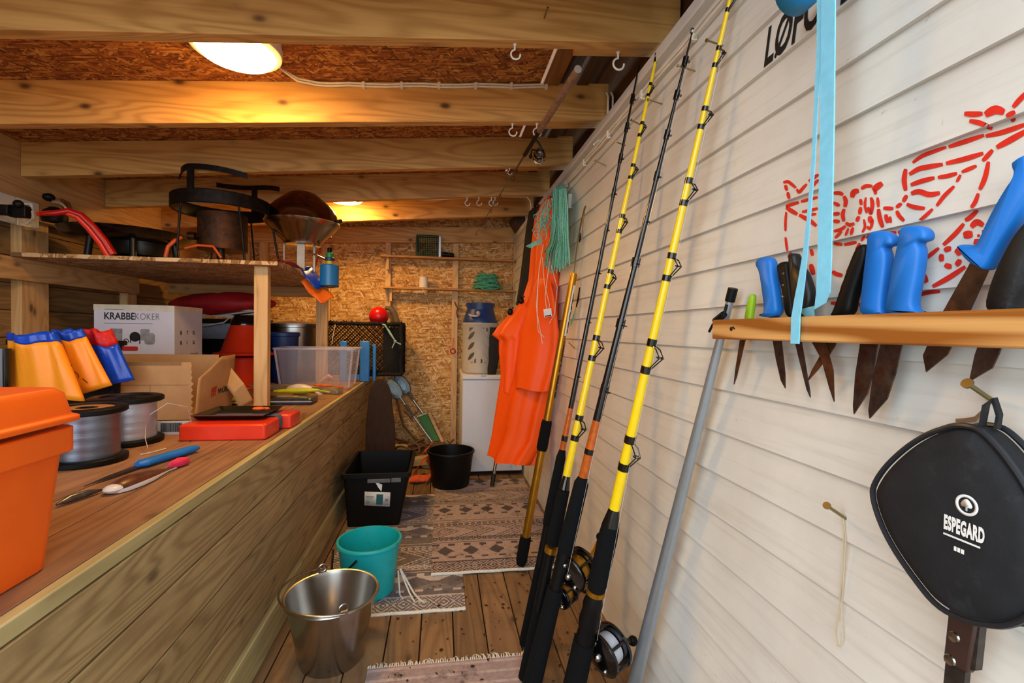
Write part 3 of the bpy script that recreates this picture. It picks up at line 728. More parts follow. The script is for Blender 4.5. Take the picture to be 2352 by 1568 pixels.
# objects at the back of the bench
t = thing('storage_bin', 'black storage bin with a pale grey band behind the orange cones', 'bin', (-1.72, 3.95, BT))
m = M(); tub(m, (-1.93, -1.47), (3.94, 4.32), (-1.96, -1.45), (3.92, 4.34), BT + .001, 1.23, .006, .03, rim=.03); obj('body', m, K_BLACK, t)
m = M(); m.box(-1.945, -1.46, 3.912, 3.922, 1.075, 1.195); obj('band', m, mat('pale_grey_plastic', '#8e99aa', .5), t, bevel=.003)
t = thing('red_bag', 'crumpled dark red fabric bag on top of the storage bin', 'bag', (-1.7, 3.95, 1.235))
L = []
for i in range(15):
    u = i / 14; x = -2.05 + .76 * u; w_ = .02 + .16 * math.sin(PI * min(1, u * 1.05)) ** .5; h_ = .012 + .075 * math.sin(PI * u) ** .7
    L.append([Vector((x, 3.93 + .8 * w_ * math.cos(q) + .01 * math.sin(7 * u), 1.335 + h_ * math.sin(q) * (1 + .2 * math.sin(4 * q + 9 * u)) + .02 * u)) for q in [2 * PI * k / 24 for k in range(24)]])
m = M(); m.loft(L); obj('bag', m, mat('dark_red_fabric', '#a3141b', .6, var=.3, vs=15), t, ang=80)
m = M()
for j in range(6):
    m.tube([(-1.85 + .085 * k, 3.76 + .012 * math.sin(k * 1.3 + j) - .004 * j, 1.242 + .008 * j + .018 * math.sin(k * .8 + j * .9)) for k in range(7)], .007, 6)
m.tube([(-1.65, 3.75, 1.27), (-1.6, 3.74, 1.24), (-1.64, 3.73, 1.20), (-1.75, 3.73, 1.18), (-1.85, 3.74, 1.17)], .006, 6)
for v in m.v: v.y += .135
tag(obj('white_rope', m, K_ROPEW), 'bundle of white rope below the red bag', 'rope')
def cone(x, y, z0, lab, cap):
    t = thing('plastic_cone', lab, 'cone', (x, y, z0), 'orange plastic cones')
    m = M(); m.lathe([(.20, z0), (.205, z0 + .006), (.20, z0 + .016), (.168, z0 + .02), (.155, z0 + .03), (.098, z0 + .205), (.094, z0 + .215)], (x, y, 0), 40); obj('body', m, mat('cone_orange', '#df3412', .35, var=.04), t)
    if cap:
        m = M(); m.lathe([(.096, z0 + .213), (.094, z0 + .24), (.074, z0 + .275), (.07, z0 + .285), (.0, z0 + .287)], (x, y, 0), 32); obj('cap', m, K_GLOSSK, t)
    else:
        m = M(); m.lathe([(.0, z0 + .218), (.094, z0 + .218)], (x, y, 0), 32); obj('top', m, mat('cone_orange', '#df3412'), t)
    return t
cone(-1.405, 3.66, BT + .001, 'lower orange plastic cone standing on the bench under another', 0)
cone(-1.405, 3.66, BT + .235, 'upper orange plastic cone with a black cap', 1)
t = thing('stock_pot', 'tall aluminium pot with a lid behind the clear box', 'pot', (-1.19, 4.2, BT))
m = M(); m.lathe([(.19, BT + .001), (.195, BT + .01), (.195, 1.17), (.20, 1.175), (.20, 1.19), (.195, 1.195)], (-1.235, 4.245, 0), 48); obj('body', m, mat('worn_aluminium', '#b7b2aa', .33, 1, var=.12, vs=9), t)
m = M(); m.lathe([(.205, 1.19), (.207, 1.205), (.12, 1.222), (.0, 1.228)], (-1.235, 4.245, 0), 48); m.torus((-1.235, 4.245, 1.228), .03, .005, (0, 1, 0), 16, 6, arc=(0, PI)); obj('lid', m, K_ALU, t)
t = thing('blue_tub', 'dark blue plastic tub between the cones and the aluminium pot', 'tub', (-1.27, 3.87, BT))
m = M(); m.lathe([(.085, BT + .001), (.09, BT + .02), (.105, 1.10), (.115, 1.105), (.115, 1.13), (.105, 1.135), (.10, 1.10), (.085, BT + .03), (0, BT + .03)], (-1.225, 3.935, 0), 36); obj('body', m, K_NAVY, t)
# clear plastic box
CLEAR = mat('clear_plastic', '#e6e0ea', .12, trans=.0, alpha=.11, var=.02)
t = thing('clear_box', 'clear plastic storage box at the bench edge', 'box', (-.9, 3.75, BT))
m = M(); tub(m, (-1.13, -.655), (3.54, 3.77), (-1.16, -.625), (3.51, 3.80), BT + .001, 1.03, .004, .03, rim=.02); obj('tub', m, CLEAR, t)
m = M()
for (p, q) in (((-1.125, 3.535), (-1.155, 3.505)), ((-.66, 3.535), (-.63, 3.505)), ((-.66, 3.77), (-.63, 3.80))):
    m.tube([(p[0], p[1], BT + .01), (q[0], q[1], 1.02)], .008, 6)
L = rrect(-1.17, -.615, 3.50, 3.81, .03, 1.022); m.tube(L, .008, 6, closed=True); obj('rim', m, mat('clear_plastic_rim', '#d9d0da', .25, alpha=.6), t)
t = thing('pink_lure', 'small pale lure lying in the clear box', 'lure', (-.86, 3.7, BT + .01))
m = M(); m.tube([(-.91, 3.7, BT + .02), (-.87, 3.72, BT + .055), (-.84, 3.72, BT + .075), (-.81, 3.72, BT + .06)], [.004, .012, .018, .004], 10); obj('body', m, mat('pale_pink_rubber', '#d1a7a0', .5), t)
# plank and fishing tackle heap in front of the clear box
m = M(); A = Vector((-1.34, 3.56, BT)); B = Vector((-.66, 3.26, BT)); d = (B - A).normalized(); s = Vector((0, 0, 1)).cross(d)
m.obox((A + B) / 2 + Vector((0, 0, .021)), (B - A) / 2, s * .03, (0, 0, .02)); tag(obj('wooden_offcut', m, wood('grey_offcut', '#7d6a4f', '#a8946f', 0, ring=5), bevel=.002), 'grey weathered wooden batten lying in front of the clear box', 'batten')
def squid(p, d, l, r, colm, lab, nm='soft_lure'):
    p = Vector(p); d = Vector(d).normalized(); t = thing(nm, lab, 'lure', p, 'lures heaped by the post')
    s = d.cross(Vector((0, 0, 1))).normalized(); m = M()
    L = []
    for i in range(9):
        u = i / 8; rr = r * (math.sin(PI * (.12 + .8 * u)) ** .7)
        L.append([p + d * l * u + s * math.cos(q) * rr + Vector((0, 0, r * .62 + math.sin(q) * rr * .6)) for q in [2 * PI * k / 12 for k in range(12)]])
    m.loft(L); obj('body', m, colm, t)
    m = M(); e = p + d * l
    for k in range(7): m.tube([e - d * .01 + Vector((0, 0, r * .5)), e + d * .025 + s * (k - 3) * .006 + Vector((0, 0, r * .4)), e + d * .06 + s * (k - 3) * .010 + Vector((0, 0, .003))], [.003, .002, .001], 5)
    obj('tail_strands', m, colm, t); return t
YG = mat('yellow_green_rubber', '#b9bf1e', .45, var=.15); WHR = mat('pearl_rubber', '#d8d3de', .35, var=.1); RDR = mat('dark_red_rubber', '#a01626', .4)
squid((-1.0, 3.02, BT + .03), (1, .10, .02), .26, .028, YG, 'long yellow-green soft lure on top of the tackle heap')
squid((-.97, 3.2, BT + .002), (1, -.12, .0), .15, .06, WHR, 'white rounded lure with a yellow edge in the tackle heap')
squid((-1.06, 2.93, BT + .002), (-.9, .5, 0), .05, .022, RDR, 'small dark red lure beside the wooden post')
squid((-1.13, 2.9, BT + .001), (-1, .25, 0), .16, .022, YG, 'yellow-green lure left of the wooden post')
squid((-.84, 3.3, BT + .045), (1, -.35, 0), .15, .014, mat('red_yellow_rubber', '#cf5a18', .5, var=.5, vs=30), 'thin red and yellow lure lying on the grey batten')
t = thing('tackle_wallet', 'grey-black plastic tackle pouch at the foot of the post', 'pouch', (-.86, 2.9, BT))
m = M(); slab(m, -.99, -.72, 2.79, 2.94, BT + .001, BT + .036, .02); obj('pouch', m, mat('dark_vinyl', '#2d333d', .25, var=.4, vs=30), t)
m = M(); m.tube([(-.99, 2.785, BT + .02), (-.72, 2.785, BT + .02)], .004, 6); obj('zip_edge', m, mat('grey_edge', '#9aa0a8', .4), t)
m = M(); m.box(-.93, -.82, 2.87, 2.885, BT + .037, BT + .041); m.tube([(-.83, 2.84, BT + .04), (-.75, 2.8, BT + .042)], .004, 6); tag(obj('wood_sticks', m, mat('pale_stick', '#b58d55', .7)), 'pale sticks lying on the tackle pouch', 'stick')
t = thing('paper_scrap', 'crumpled white paper beneath the yellow lure', 'paper', (-1.18, 2.85, BT))
m = M(); m.grid(lambda u, v: Vector((-1.26 + .14 * u, 2.78 + .09 * v, BT + .004 + .012 * math.sin(5 * u + 3 * v) ** 2)), 10, 8); obj('sheet', m, mat('white_paper', '#cfccd4', .8), t, solid=.001)

# ------------------------------------------------------------------ things on the shelf
S0 = SH + .001
t = thing('burner_pan', 'wide black enamelled grill pan on short legs, left on the shelf', 'grill', (-1.75, 3.0, SH))
m = M(); cx, cy = -1.765, 3.0
m.lathe([(0, 1.635), (.25, 1.637), (.30, 1.66), (.318, 1.688), (.312, 1.69), (.295, 1.668), (.24, 1.645), (0, 1.643)], (cx, cy, 0), 56); obj('pan', m, mat('speckled_enamel', '#0a0a0b', .22, var=.6, vs=300, coat=.5, bump=.25, bs=120), t)
m = M(); m.lathe([(.14, 1.56), (.15, 1.60), (.15, 1.634), (0, 1.634)], (cx + .05, cy, 0), 36); obj('burner', m, K_BLACKM, t)
for a in (-1.9, -1.0, 1.1, 2.4, .1):
    m = M(); m.tube([(cx + .22 * math.cos(a), cy + .22 * math.sin(a), 1.64), (cx + .235 * math.cos(a), cy + .235 * math.sin(a), S0)], .017, 10); obj('leg', m, K_BLACKM, t)
t = thing('gas_regulator', 'gas regulator with a black knob and silver cap on the black pan', 'regulator', (-1.86, 2.78, 1.69))
P = lambda x, y: onY(x, y, 2.74)
m = M(); m.ball(P(112, 453), .026, 16, 10, (1, 1, .8)); obj('knob', m, K_BLACK, t)
m = M(); m.tube([P(122, 462), P(140, 463), P(152, 470), P(158, 482)], [.010, .018, .021, .016], 14); obj('cap', m, K_CHROME, t)
m = M(); m.lathe([(.0, 1.692), (.05, 1.692), (.055, 1.715), (.045, 1.745), (.02, 1.765), (0, 1.766)], (P(125, 485).x, P(125, 485).y, 0), 24); obj('body', m, K_BLACK, t)
# red-handled tool in white brackets
m = M(); Q = lambda x, y, Y=2.7: onY(x, y, Y)
t = thing('bolt_cutter', 'tool with two curved orange-red tube handles resting on the shelf edge', 'tool', Q(255, 583, 2.68))
for dx, dy, cl in ((0, 0, K_RED), (8, -3, mat('red_tube', '#b51410', .3))):
    m = M(); m.tube([Q(85 + dx, 491, 2.60), Q(120 + dx, 489, 2.61), Q(150 + dx, 487 + dy, 2.63), Q(178 + dx, 497 + dy, 2.65), Q(205 + dx, 523 + dy, 2.67), Q(232 + dx, 557 + dy, 2.69), Q(251 + dx, 588 + dy, 2.70)], [.010, .013, .015, .016, .018, .019, .02], 12); obj('handle', m, cl, t)
m = M(); m.tube([Q(-40, 484, 2.55), Q(30, 490, 2.57), Q(70, 491, 2.59)], [.012, .014, .012], 10); m.tube([Q(44, 484, 2.58), Q(60, 488, 2.58), Q(72, 480, 2.58)], .005, 6); obj('jaws', m, mat('oily_steel', '#4a3a30', .4, .7), t)
for (x0, x1, y0, y1, lab) in ((40, 90, 468, 510, 'white metal wall bracket holding the red-handled tool'), (-60, 37, 465, 508, 'white metal wall bracket at the left edge behind black tool jaws')):
    t = thing('wall_bracket', lab, 'bracket', onX(x0, 495, XL + .03), 'white wall brackets')
    a = onX(x0, y0, XL + .012); b = onX(x1, y1, XL + .012)
    m = M(); m.box(XL, XL + .012, a.y, b.y, 1.66, 1.795); obj('plate', m, K_WHITE, t, bevel=.002)
    m = M(); m.tube([(XL + .012, a.y + .03, 1.77), (XL + .05, a.y + .03, 1.77), (XL + .06, a.y + .03, 1.70), (XL + .012, a.y + .05, 1.675)], .007, 8); obj('arm', m, K_WHITE, t)
t = thing('tool_clamp', 'black clamp at the left edge beside the white bracket', 'clamp', onY(10, 484, 2.5))
m = M(); p = onY(8, 482, 2.5); m.obox(p, (.03, 0, 0), (0, .02, 0), (0, 0, .022)); m.obox(p + Vector((.05, .02, .0)), (.035, 0, 0), (0, .018, 0), (0, 0, .028)); m.ball(p + Vector((.06, 0, .03)), .02, 10, 6); obj('body', m, K_BLACK, t, bevel=.004)
# tall gas burner stand
bx0 = onY(512, 520, 2.92); cx, cy = bx0.x, 2.92
t = thing('burner_stand', 'black cast gas burner stand with raised pot arms', 'burner', (cx, cy, SH))
K_CAST = mat('black_cast_iron', '#120d0a', .55, .4, var=.6, vs=50, dirt='#3a2415', dirtamt=.5, bump=.3)
m = M(); m.lathe([(.245, 1.815), (.25, 1.82), (.25, 1.885), (.245, 1.89), (.238, 1.885), (.238, 1.82), (.245, 1.815)], (cx, cy, 0), 48); obj('ring', m, K_CAST, t)
r1 = wid(52, (cx, 2.8, 1.7)); m = M(); m.lathe([(0, 1.60), (r1, 1.60), (r1, 1.605), (r1, 1.80), (r1 - .005, 1.803), (r1 - .008, 1.80), (r1 - .008, 1.62), (0, 1.62)], (cx + .01, cy - .02, 0), 40); obj('wind_shield', m, K_RUSTM, t)
def arm(az, h, turn, la=.195, lb=.195):
    c = Vector((cx + .245 * math.cos(az), cy + .245 * math.sin(az), 0)); m = M()
    tg = Vector((-math.sin(az), math.cos(az), 0)); rd = Vector((math.cos(az), math.sin(az), 0))
    m.obox(c + Vector((0, 0, (1.86 + h) / 2)), tg * .018, rd * .004, Vector((0, 0, (h - 1.86) / 2)))
    pts = [c + tg * ((la if k < 0 else lb) * k / 6) - rd * (.06 * abs(k / 6) ** 2) + Vector((0, 0, h - .035 * abs(k / 6) ** 2 * (1 if k < 0 else turn))) for k in range(-6, 7)]
    m.ribbon(pts, Vector((0, 0, .028)), .006)
    obj('pot_arm', m, K_CAST, t)
arm(math.radians(-103), 2.0, 1.0, .11, .27); arm(math.radians(70), 2.035, -.3, .22, .22)
for az in (-118, -50, 15, 75, 125):
    a = math.radians(az); m = M(); m.tube([(cx + .24 * math.cos(a), cy + .24 * math.sin(a), 1.85), (cx + .29 * math.cos(a), cy + .26 * math.sin(a) + .02, S0)], .006, 8); obj('leg', m, K_CAST, t)
m = M(); m.tube([(cx + .03, cy - .1, 1.60), (cx + .035, cy - .1, S0)], .021, 12); obj('burner_tube', m, K_CAST, t)
m = M(); p = onY(440, 542, 2.78); m.tube([p + Vector((-.015, 0, 0)), p + Vector((.02, 0.0, 0))], [.022, .022], 16); m.tube([p + Vector((.02, 0, 0)), p + Vector((.09, .08, 0.03))], .008, 8); obj('valve', m, mat('bronze_valve', '#5a4030', .3, .9), t)
m = M(); m.tube([onY(417, 545, 2.77), onY(402, 552, 2.75), onY(386, 566, 2.74), onY(380, 590, 2.74)], .010, 10)
m.tube([onY(425, 570, 2.76), onY(455, 563, 2.76), onY(490, 566, 2.76), onY(508, 592, 2.76)], .007, 10)
tag(obj('gas_hose', m, mat('orange_hose', '#c4521f', .4)), 'orange gas hose looping under the burner stand', 'hose')
# kettle grill
gx, gy = onY(695, 512, 3.08).x, 3.08
K_DOME = mat('tarnished_steel', '#8b7d70', .2, 1, var=.15, vs=6)
t = thing('kettle_grill', 'round steel kettle grill with a domed lid on the shelf end', 'grill', (gx, gy, SH))
R = .212; zr_ = 1.815
m = M(); m.lathe([(0, zr_ + .192), (.055, zr_ + .188), (.085, zr_ + .176), (.12, zr_ + .146), (.16, zr_ + .112), (.19, zr_ + .078), (.207, zr_ + .04), (R, zr_ + .014), (R + .004, zr_)], (gx, gy, 0), 56); obj('lid', m, K_DOME, t, ang=60)
m = M(); m.lathe([(R + .004, zr_ - .002), (R, zr_ - .012), (.195, zr_ - .035), (.112, zr_ - .115), (.108, zr_ - .135), (.10, zr_ - .138), (0, zr_ - .138)], (gx, gy, 0), 56); obj('bowl', m, K_DOME, t, ang=40)
m = M(); m.torus((gx, gy, zr_), R + .003, .004, (0, 0, 1), 56, 6); obj('rim', m, K_CHROME, t)
m = M(); m.tube([(gx + R, gy - .03, zr_ + .012), (gx + R + .014, gy - .034, zr_ + .02)], .010, 8); m.ball((gx + R + .02, gy - .036, zr_ + .018), .012, 10, 6); obj('hinge', m, K_BLACKM, t)
for lx, ly, w_ in ((gx + .012, gy - .07, .022), (gx - .10, gy - .02, .004), (gx + .065, gy + .02, .006)):
    m = M(); z0 = S0
    m.obox((lx, ly, (zr_ - .136 + z0) / 2), (w_, 0, 0), (0, .004, 0), (0, 0, (zr_ - .136 - z0) / 2)); obj('leg', m, mat('grey_flat_bar', '#a29d95', .5, .6), t)
m = M(); q = onY(757, 597, 3.08); m.tube([(gx + .065, gy - .0, 1.63), (q.x - .02, q.y, q.z)], .006, 8); obj('gas_pipe', m, K_CHROME, t)
t = thing('gas_cartridge', 'small blue gas cartridge with a green and yellow valve beside the kettle grill', 'gas cartridge', (q.x, q.y, 1.4))
p1 = onY(759, 608, 3.08); p2 = onY(759, 657, 3.08); rr = wid(20.5, p1)
m = M(); m.lathe([(0, p2.z), (rr, p2.z), (rr, p1.z - .006), (rr - .006, p1.z), (0, p1.z)], (q.x, q.y, 0), 32); obj('can', m, mat('blue_can', '#1f74b8', .3, var=.04), t)
m = M(); m.lathe([(rr, p2.z - .003), (rr + .002, p2.z - .001), (rr, p2.z + .003)], (q.x, q.y, 0), 32); obj('base_rim', m, K_STEEL, t)
for nm, za, zb, r_, cl in (('yellow_ring', p1.z, p1.z + .026, .018, mat('yellow_plastic', '#d3c21d', .4)), ('blue_knob', p1.z + .026, p1.z + .045, .030, K_NAVY), ('green_valve', p1.z + .045, p1.z + .075, .022, mat('green_plastic', '#1b8a4a', .4)), ('black_nozzle', p1.z + .075, p1.z + .105, .014, K_BLACK)):
    m = M(); m.lathe([(0, za), (r_, za), (r_, zb - .004), (r_ * .8, zb), (0, zb)], (q.x, q.y, 0), 20); obj(nm, m, cl, t)
# red tap handles behind the grill and the coloured cloth on the shelf edge
t = thing('red_valve', 'red valve behind the kettle grill', 'valve', (-.80, 3.6, SH))
p = onY(742, 548, 3.5); m = M(); m.obox(p, (.03, 0, 0), (0, .02, 0), (0, 0, .022)); m.tube([p + Vector((-.04, 0, -.02)), p + Vector((.06, 0, .01))], .008, 8); m.tube([p, (p.x - .1, p.y + .1, S0)], .006, 6); obj('body', m, mat('dull_red', '#9c1820', .4), t, bevel=.003)
t = thing('folded_cloth', 'red, blue and orange oilskin cloth hanging over the shelf edge', 'cloth', (-.87, 3.3, SH))
def strip(px, Yv, wv, cl, nm, solid=.006):
    m = M(); pts = [onY(x, y, Y) for x, y, Y in px]; L = []
    m.grid(lambda u, v: (lambda i, f: pts[i].lerp(pts[min(i + 1, len(pts) - 1)], f))(min(int(u * (len(pts) - 1)), len(pts) - 2), u * (len(pts) - 1) - min(int(u * (len(pts) - 1)), len(pts) - 2)) + Vector(wv) * (v - .5) + Vector((0, 0, .006 * math.sin(9 * u + 7 * v))), 16, 8)
    obj(nm, m, cl, t, ang=80, solid=solid)
strip([(648, 599, 2.72), (672, 606, 2.85), (690, 616, 3.0), (706, 626, 3.15)], 0, (.03, .09, 0), mat('dark_red_cloth', '#8f1218', .5), 'red_part')
strip([(690, 614, 3.0), (706, 616, 3.08), (716, 632, 3.05), (728, 648, 3.05), (738, 661, 3.05)], 0, (.045, .12, .02), OIL_B, 'blue_part')
strip([(706, 640, 3.08), (718, 655, 3.08), (734, 672, 3.06), (752, 690, 3.05)], 0, (.07, .05, .045), mat('orange_cloth', '#ee6a12', .45), 'orange_part')

# ------------------------------------------------------------------ rugs
RUG = vcol('printed_rug', .95, var=.35, vs=45, bump=.5, bs=700, dirt='#3f342c')
def rug(name, x0, x1, y0, y1, z, pat, lab, cell=.006, hem=True, th=.004):
    nu = int((x1 - x0) / cell); nv = int((y1 - y0) / cell); m = M()
    P = lambda i, j: (x0 + (x1 - x0) * i / nu, y0 + (y1 - y0) * j / nv, z + th + .0012 * math.sin(j * .11 + .7 * math.sin(i * .07)))
    vs = [P(i, j) for j in range(nv + 1) for i in range(nu + 1)]; m.v = [Vector(p) for p in vs]
    for j in range(nv):
        for i in range(nu):
            a = j * (nu + 1) + i; m.f.append((a, a + 1, a + nu + 2, a + nu + 1)); m.c.append(pat((i + .5) * cell, (j + .5) * cell, x1 - x0, y1 - y0))
    edge = (.35, .31, .28)
    m.add([(x0, y0, z), (x1, y0, z), (x1, y0, z + th), (x0, y0, z + th)], [(0, 1, 2, 3)], edge); m.add([(x0, y1, z), (x1, y1, z), (x1, y1, z + th), (x0, y1, z + th)], [(3, 2, 1, 0)], edge)
    m.add([(x0, y0, z), (x0, y1, z), (x0, y1, z + th), (x0, y0, z + th)], [(3, 2, 1, 0)], edge); m.add([(x1, y0, z), (x1, y1, z), (x1, y1, z + th), (x1, y0, z + th)], [(0, 1, 2, 3)], edge)
    m.add([(x0, y0, z), (x0, y1, z), (x1, y1, z), (x1, y0, z)], [(0, 1, 2, 3)], edge)
    t = thing(name, lab, 'rug', ((x0 + x1) / 2, (y0 + y1) / 2, z)); obj('pile', m, RUG, t)
    if hem:
        m = M()
        m.tube([(x0 + (x1 - x0) * k / 20, y0 - .001, z + .004 + .001 * math.sin(k * 1.3)) for k in range(21)], .007, 8)
        obj('hem', m, K_ROPEW, t)
    return t
def bands(bg, dk, lt, inv):
    bgc, dkc, ltc = H(bg), H(dk), H(lt)
    def tri(u, p): return abs((u / p) % 1 - .5) * 2
    def pat(u, v, W, D):
        ink, pale = (dkc, ltc)
        if v < .11:                                    # nested diamonds along the hem
            d = abs(v - .06) / .05 + tri(u, .085); k = d * 2.2 % 1
            return (ltc if inv else dkc) if (k < .42 and .008 < v < .108) else bgc
        if v < .122: return ink if not inv else pale
        per = .56; w = (v - .122) % per
        if w < .025: return bgc
        if w < .047: return (ltc if inv else dkc) if (u / .085) % 1 < .42 else bgc      # dashes
        if w < .165:
            d = abs(w - .108) / .052 + tri(u, .135 if not inv else .17) * (1.55 if not inv else 1.0)
            if inv: return bgc if d < 1 else (pale if w > .12 else H('#8d8687'))
            return ink if d < 1 else bgc
        if w < .19: return (ltc if inv else dkc) if (u / .085) % 1 < .42 else bgc
        if w < .205: return bgc
        if w < .211 or .228 < w < .234: return ink if not inv else pale
        if w < .228: return bgc
        if w < .265:
            d = abs(w - .25) / .016 + tri(u, .03); return (ink if not inv else pale) if .55 < d < 1.0 else bgc
        if w < .271: return ink if not inv else pale
        if w < .42:                                     # big chevrons
            k = ((u - abs(w - .345) * -1.5) / .035) % 1; sec = ((u + abs(w - .345) * 1.5) / .22) % 1
            return (ink if not inv else pale) if (k < .3 and sec < .72) else bgc
        if w < .426: return ink if not inv else pale
        if w < .47:
            d = abs(w - .448) / .02 + tri(u, .036); return (ink if not inv else pale) if .5 < d < .95 else bgc
        if w < .476 or .50 < w < .506: return ink if not inv else pale
        return bgc
    return pat
rug('patterned_rug', -.53, .115, 1.953, 3.36, .001, bands('#777173', '#5c595c', '#d0c7c6', True), 'grey patterned rug under the turquoise bucket, partly covered by the pink one')
rug('patterned_rug', -.034, .655, 2.238, 3.63, .0065, bands('#bba8a2', '#585154', '#dccfc9', False), 'pinkish patterned rug with dark diamonds overlapping the grey rug')
t3 = rug('patterned_rug', -.235, .315, .9, 1.645, .001, lambda u, v, W, D: H('#b09a97') if int(v / .012) % 4 else H('#c9b5b0'), 'plain pale pink fringed rug at the near end of the floor', hem=False)
m = M()
for k in range(70):
    x = -.235 + .55 * k / 69; a = rnd.uniform(-.5, .5); l = rnd.uniform(.015, .032)
    m.tube([(x, 1.64, .005), (x + l * .4 * math.sin(a), 1.64 + l * .5, .008), (x + l * math.sin(a) + rnd.uniform(-.008, .008), 1.64 + l, .003)], [.0028, .0024, .0012], 5)
fr = obj('fringe', m, K_ROPEW, t3); fr['kind'] = 'stuff'

# ------------------------------------------------------------------ buckets and boxes on the floor
def open_pail(m, c, r0, r1, z0, z1, th=.003, rim=.006, lip=.008, n=56):
    m.lathe([(0, z0), (r0 - .004, z0), (r0, z0 + .004), (r1, z1 - lip), (r1 + rim, z1 - lip), (r1 + rim + .001, z1 - lip / 2), (r1 + rim - .002, z1), (r1 - th, z1), (r0 - th, z0 + .008), (0, z0 + .008)], c, n)
sx, sy = -.372, 1.725
t = thing('steel_bucket', 'shiny stainless steel bucket beside the bench, nearest of the buckets', 'bucket', (sx, sy, 0))
m = M(); m.lathe([(0, .006), (.098, .006), (.100, .0), (.106, .0), (.110, .012), (.150, .226), (.158, .228), (.162, .232), (.158, .238), (.152, .237), (.148, .224), (.106, .020), (.100, .014)], (sx, sy, 0), 64); obj('body', m, K_STEEL, t)
m = M(); m.lathe([(.1015, .0145), (.06, .0135), (0, .013)], (sx, sy, 0), 48); obj('inner_bottom', m, mat('dull_steel', '#c0c4cf', .55, .35, var=.1, dirt='#5a5650', dirtamt=.66), t)  # paler bluish colour stands in for sky reflected on the bottom
def ear(ang):
    a = math.radians(ang); d = Vector((math.cos(a), math.sin(a), 0)); p = Vector((sx, sy, .228)) + d * .158; s = Vector((-d.y, d.x, 0))
    m = M(); m.obox(p + Vector((0, 0, .004)), s * .014, d * .004, (0, 0, .014)); m.torus(p + Vector((0, 0, .026)) - d * .002, .014, .0035, d, 18, 6); obj('handle_ear', m, K_STEEL, t)
ear(-65); ear(115)
m = M(); a = math.radians(115); c = Vector((sx, sy, .236)); L = []
for k in range(25):
    b = math.radians(-65 - 180 * k / 24); L.append((sx + .172 * math.cos(b), sy + .172 * math.sin(b), .245 + .012 * math.sin(PI * k / 24)))
m.tube(L, .0035, 8); obj('bail_handle', m, K_STEEL, t)
m = M(); p = Vector((sx + .0, sy - .1115, .045)); 
for dx, dz in ((-.01, .012), (.006, .012), (-.01, -.004), (.006, -.006)): m.obox(p + Vector((dx, -.003 - dz * .18, dz)), (.006, 0, 0), (0, .0008, 0), (0, .0, .003))
m.obox(p + Vector((.012, .0005, -.016)), (.006, 0, -.004), (0, .0008, 0), (.001, 0, .002)); obj('stamped_mark', m, K_INKB, t)
tx, ty = -.305, 2.145
tpb = t = thing('plastic_bucket', 'turquoise plastic bucket standing behind the steel bucket', 'bucket', (tx, ty, .005))
m = M(); open_pail(m, (tx, ty, .0065), .108, .133, 0, .232, lip=.012, rim=.008); obj('body', m, K_TEAL, t)
m = M(); pv = Vector((tx - .03, ty - .145, .21)); m.tube([pv, pv + Vector((-.03, -.008, -.028)), pv + Vector((-.09, .03, -.07)), pv + Vector((-.125, .12, -.085)), pv + Vector((-.128, .16, -.02))], .005, 8); obj('handle', m, K_BLACK, t)
m = M(); pts = []
m.tube([(tx + .13, ty - .05, .11), (tx + .135, ty - .06, .06), (tx + .14, ty - .07, .014), (tx + .155, ty - .10, .012)], .0035, 6)
m.tube([(tx + .136, ty - .03, .11), (tx + .16, ty - .045, .075), (tx + .20, ty - .075, .02), (tx + .225, ty - .11, .011)], .004, 6)
m.tube([(tx + .136, ty - .03, .11), (tx + .155, ty - .05, .07), (tx + .185, ty - .085, .02), (tx + .205, ty - .125, .011)], .004, 6)
for k in range(5): m.tube([(tx + .222, ty - .108, .012), (tx + .226 + .008 * k, ty - .135 - .004 * (k % 2), .009)], .0018, 5)
obj('cord', m, K_ROPEW, tpb)
bxk, byk = .082, 3.545
t = thing('round_bucket', 'black plastic bucket in front of the white freezer', 'bucket', (bxk, byk, .011))
m = M(); open_pail(m, (bxk, byk, .012), .138, .168, 0, .262, lip=.014, rim=.009); obj('body', m, K_BLACK, t)
t = thing('plastic_crate', 'deep black plastic crate with a white label against the bench', 'crate', (-.36, 3.1, .006))
x0, x1, y0, y1, h = -.535, -.215, 2.845, 3.33, .325
m = M(); tub(m, (x0 + .0, x1 - .02), (y0, y1), (x0 - .02, x1 + .035), (y0 - .02, y1 + .02), .0065, h, .006, .02, rim=.025); obj('body', m, K_BLACK, t)
m = M(); m.box(x0 + .12, x1 - .07, y0 - .036, y0 - .02, h - .052, h - .030); m.box(x1 - .065, x1 - .01, y0 - .036, y0 - .02, h - .052, h - .026); obj('front_latch', m, mat('grey_latch', '#5f6166', .4), t, bevel=.002)
yl = lambda z: y0 - .02 * (z - .0065) / (h - .03) - .0025
m = M(); a, b, c_, d_ = onY(838, 1128, y0 - .012), onY(897, 1130, y0 - .012), onY(895, 1163, y0 - .01), onY(837, 1160, y0 - .01)
q = [Vector((p.x, yl(p.z), p.z)) for p in (a, b, c_, d_)]; m.add(q, [(3, 2, 1, 0)]); obj('label', m, mat('white_label', '#d6dadb', .5), t, solid=.0008)
lq = lambda u, v: (q[3].lerp(q[2], u)).lerp(q[0].lerp(q[1], u), v) + Vector((0, -.0012, 0))
m = M(); m.add([lq(.46, .1), lq(.72, .1), lq(.72, .85), lq(.46, .85)], [(0, 1, 2, 3)]); obj('label_picture', m, mat('label_teal', '#27606b', .5, var=.5, vs=90), t)
m = M(); 
for u0, u1, v0, v1 in ((.06, .36, .6, .68), (.06, .3, .47, .52), (.05, .2, .1, .35), (.8, .93, .35, .55), (.78, .95, .12, .2)): m.add([lq(u0, v0), lq(u1, v0), lq(u1, v1), lq(u0, v1)], [(0, 1, 2, 3)])
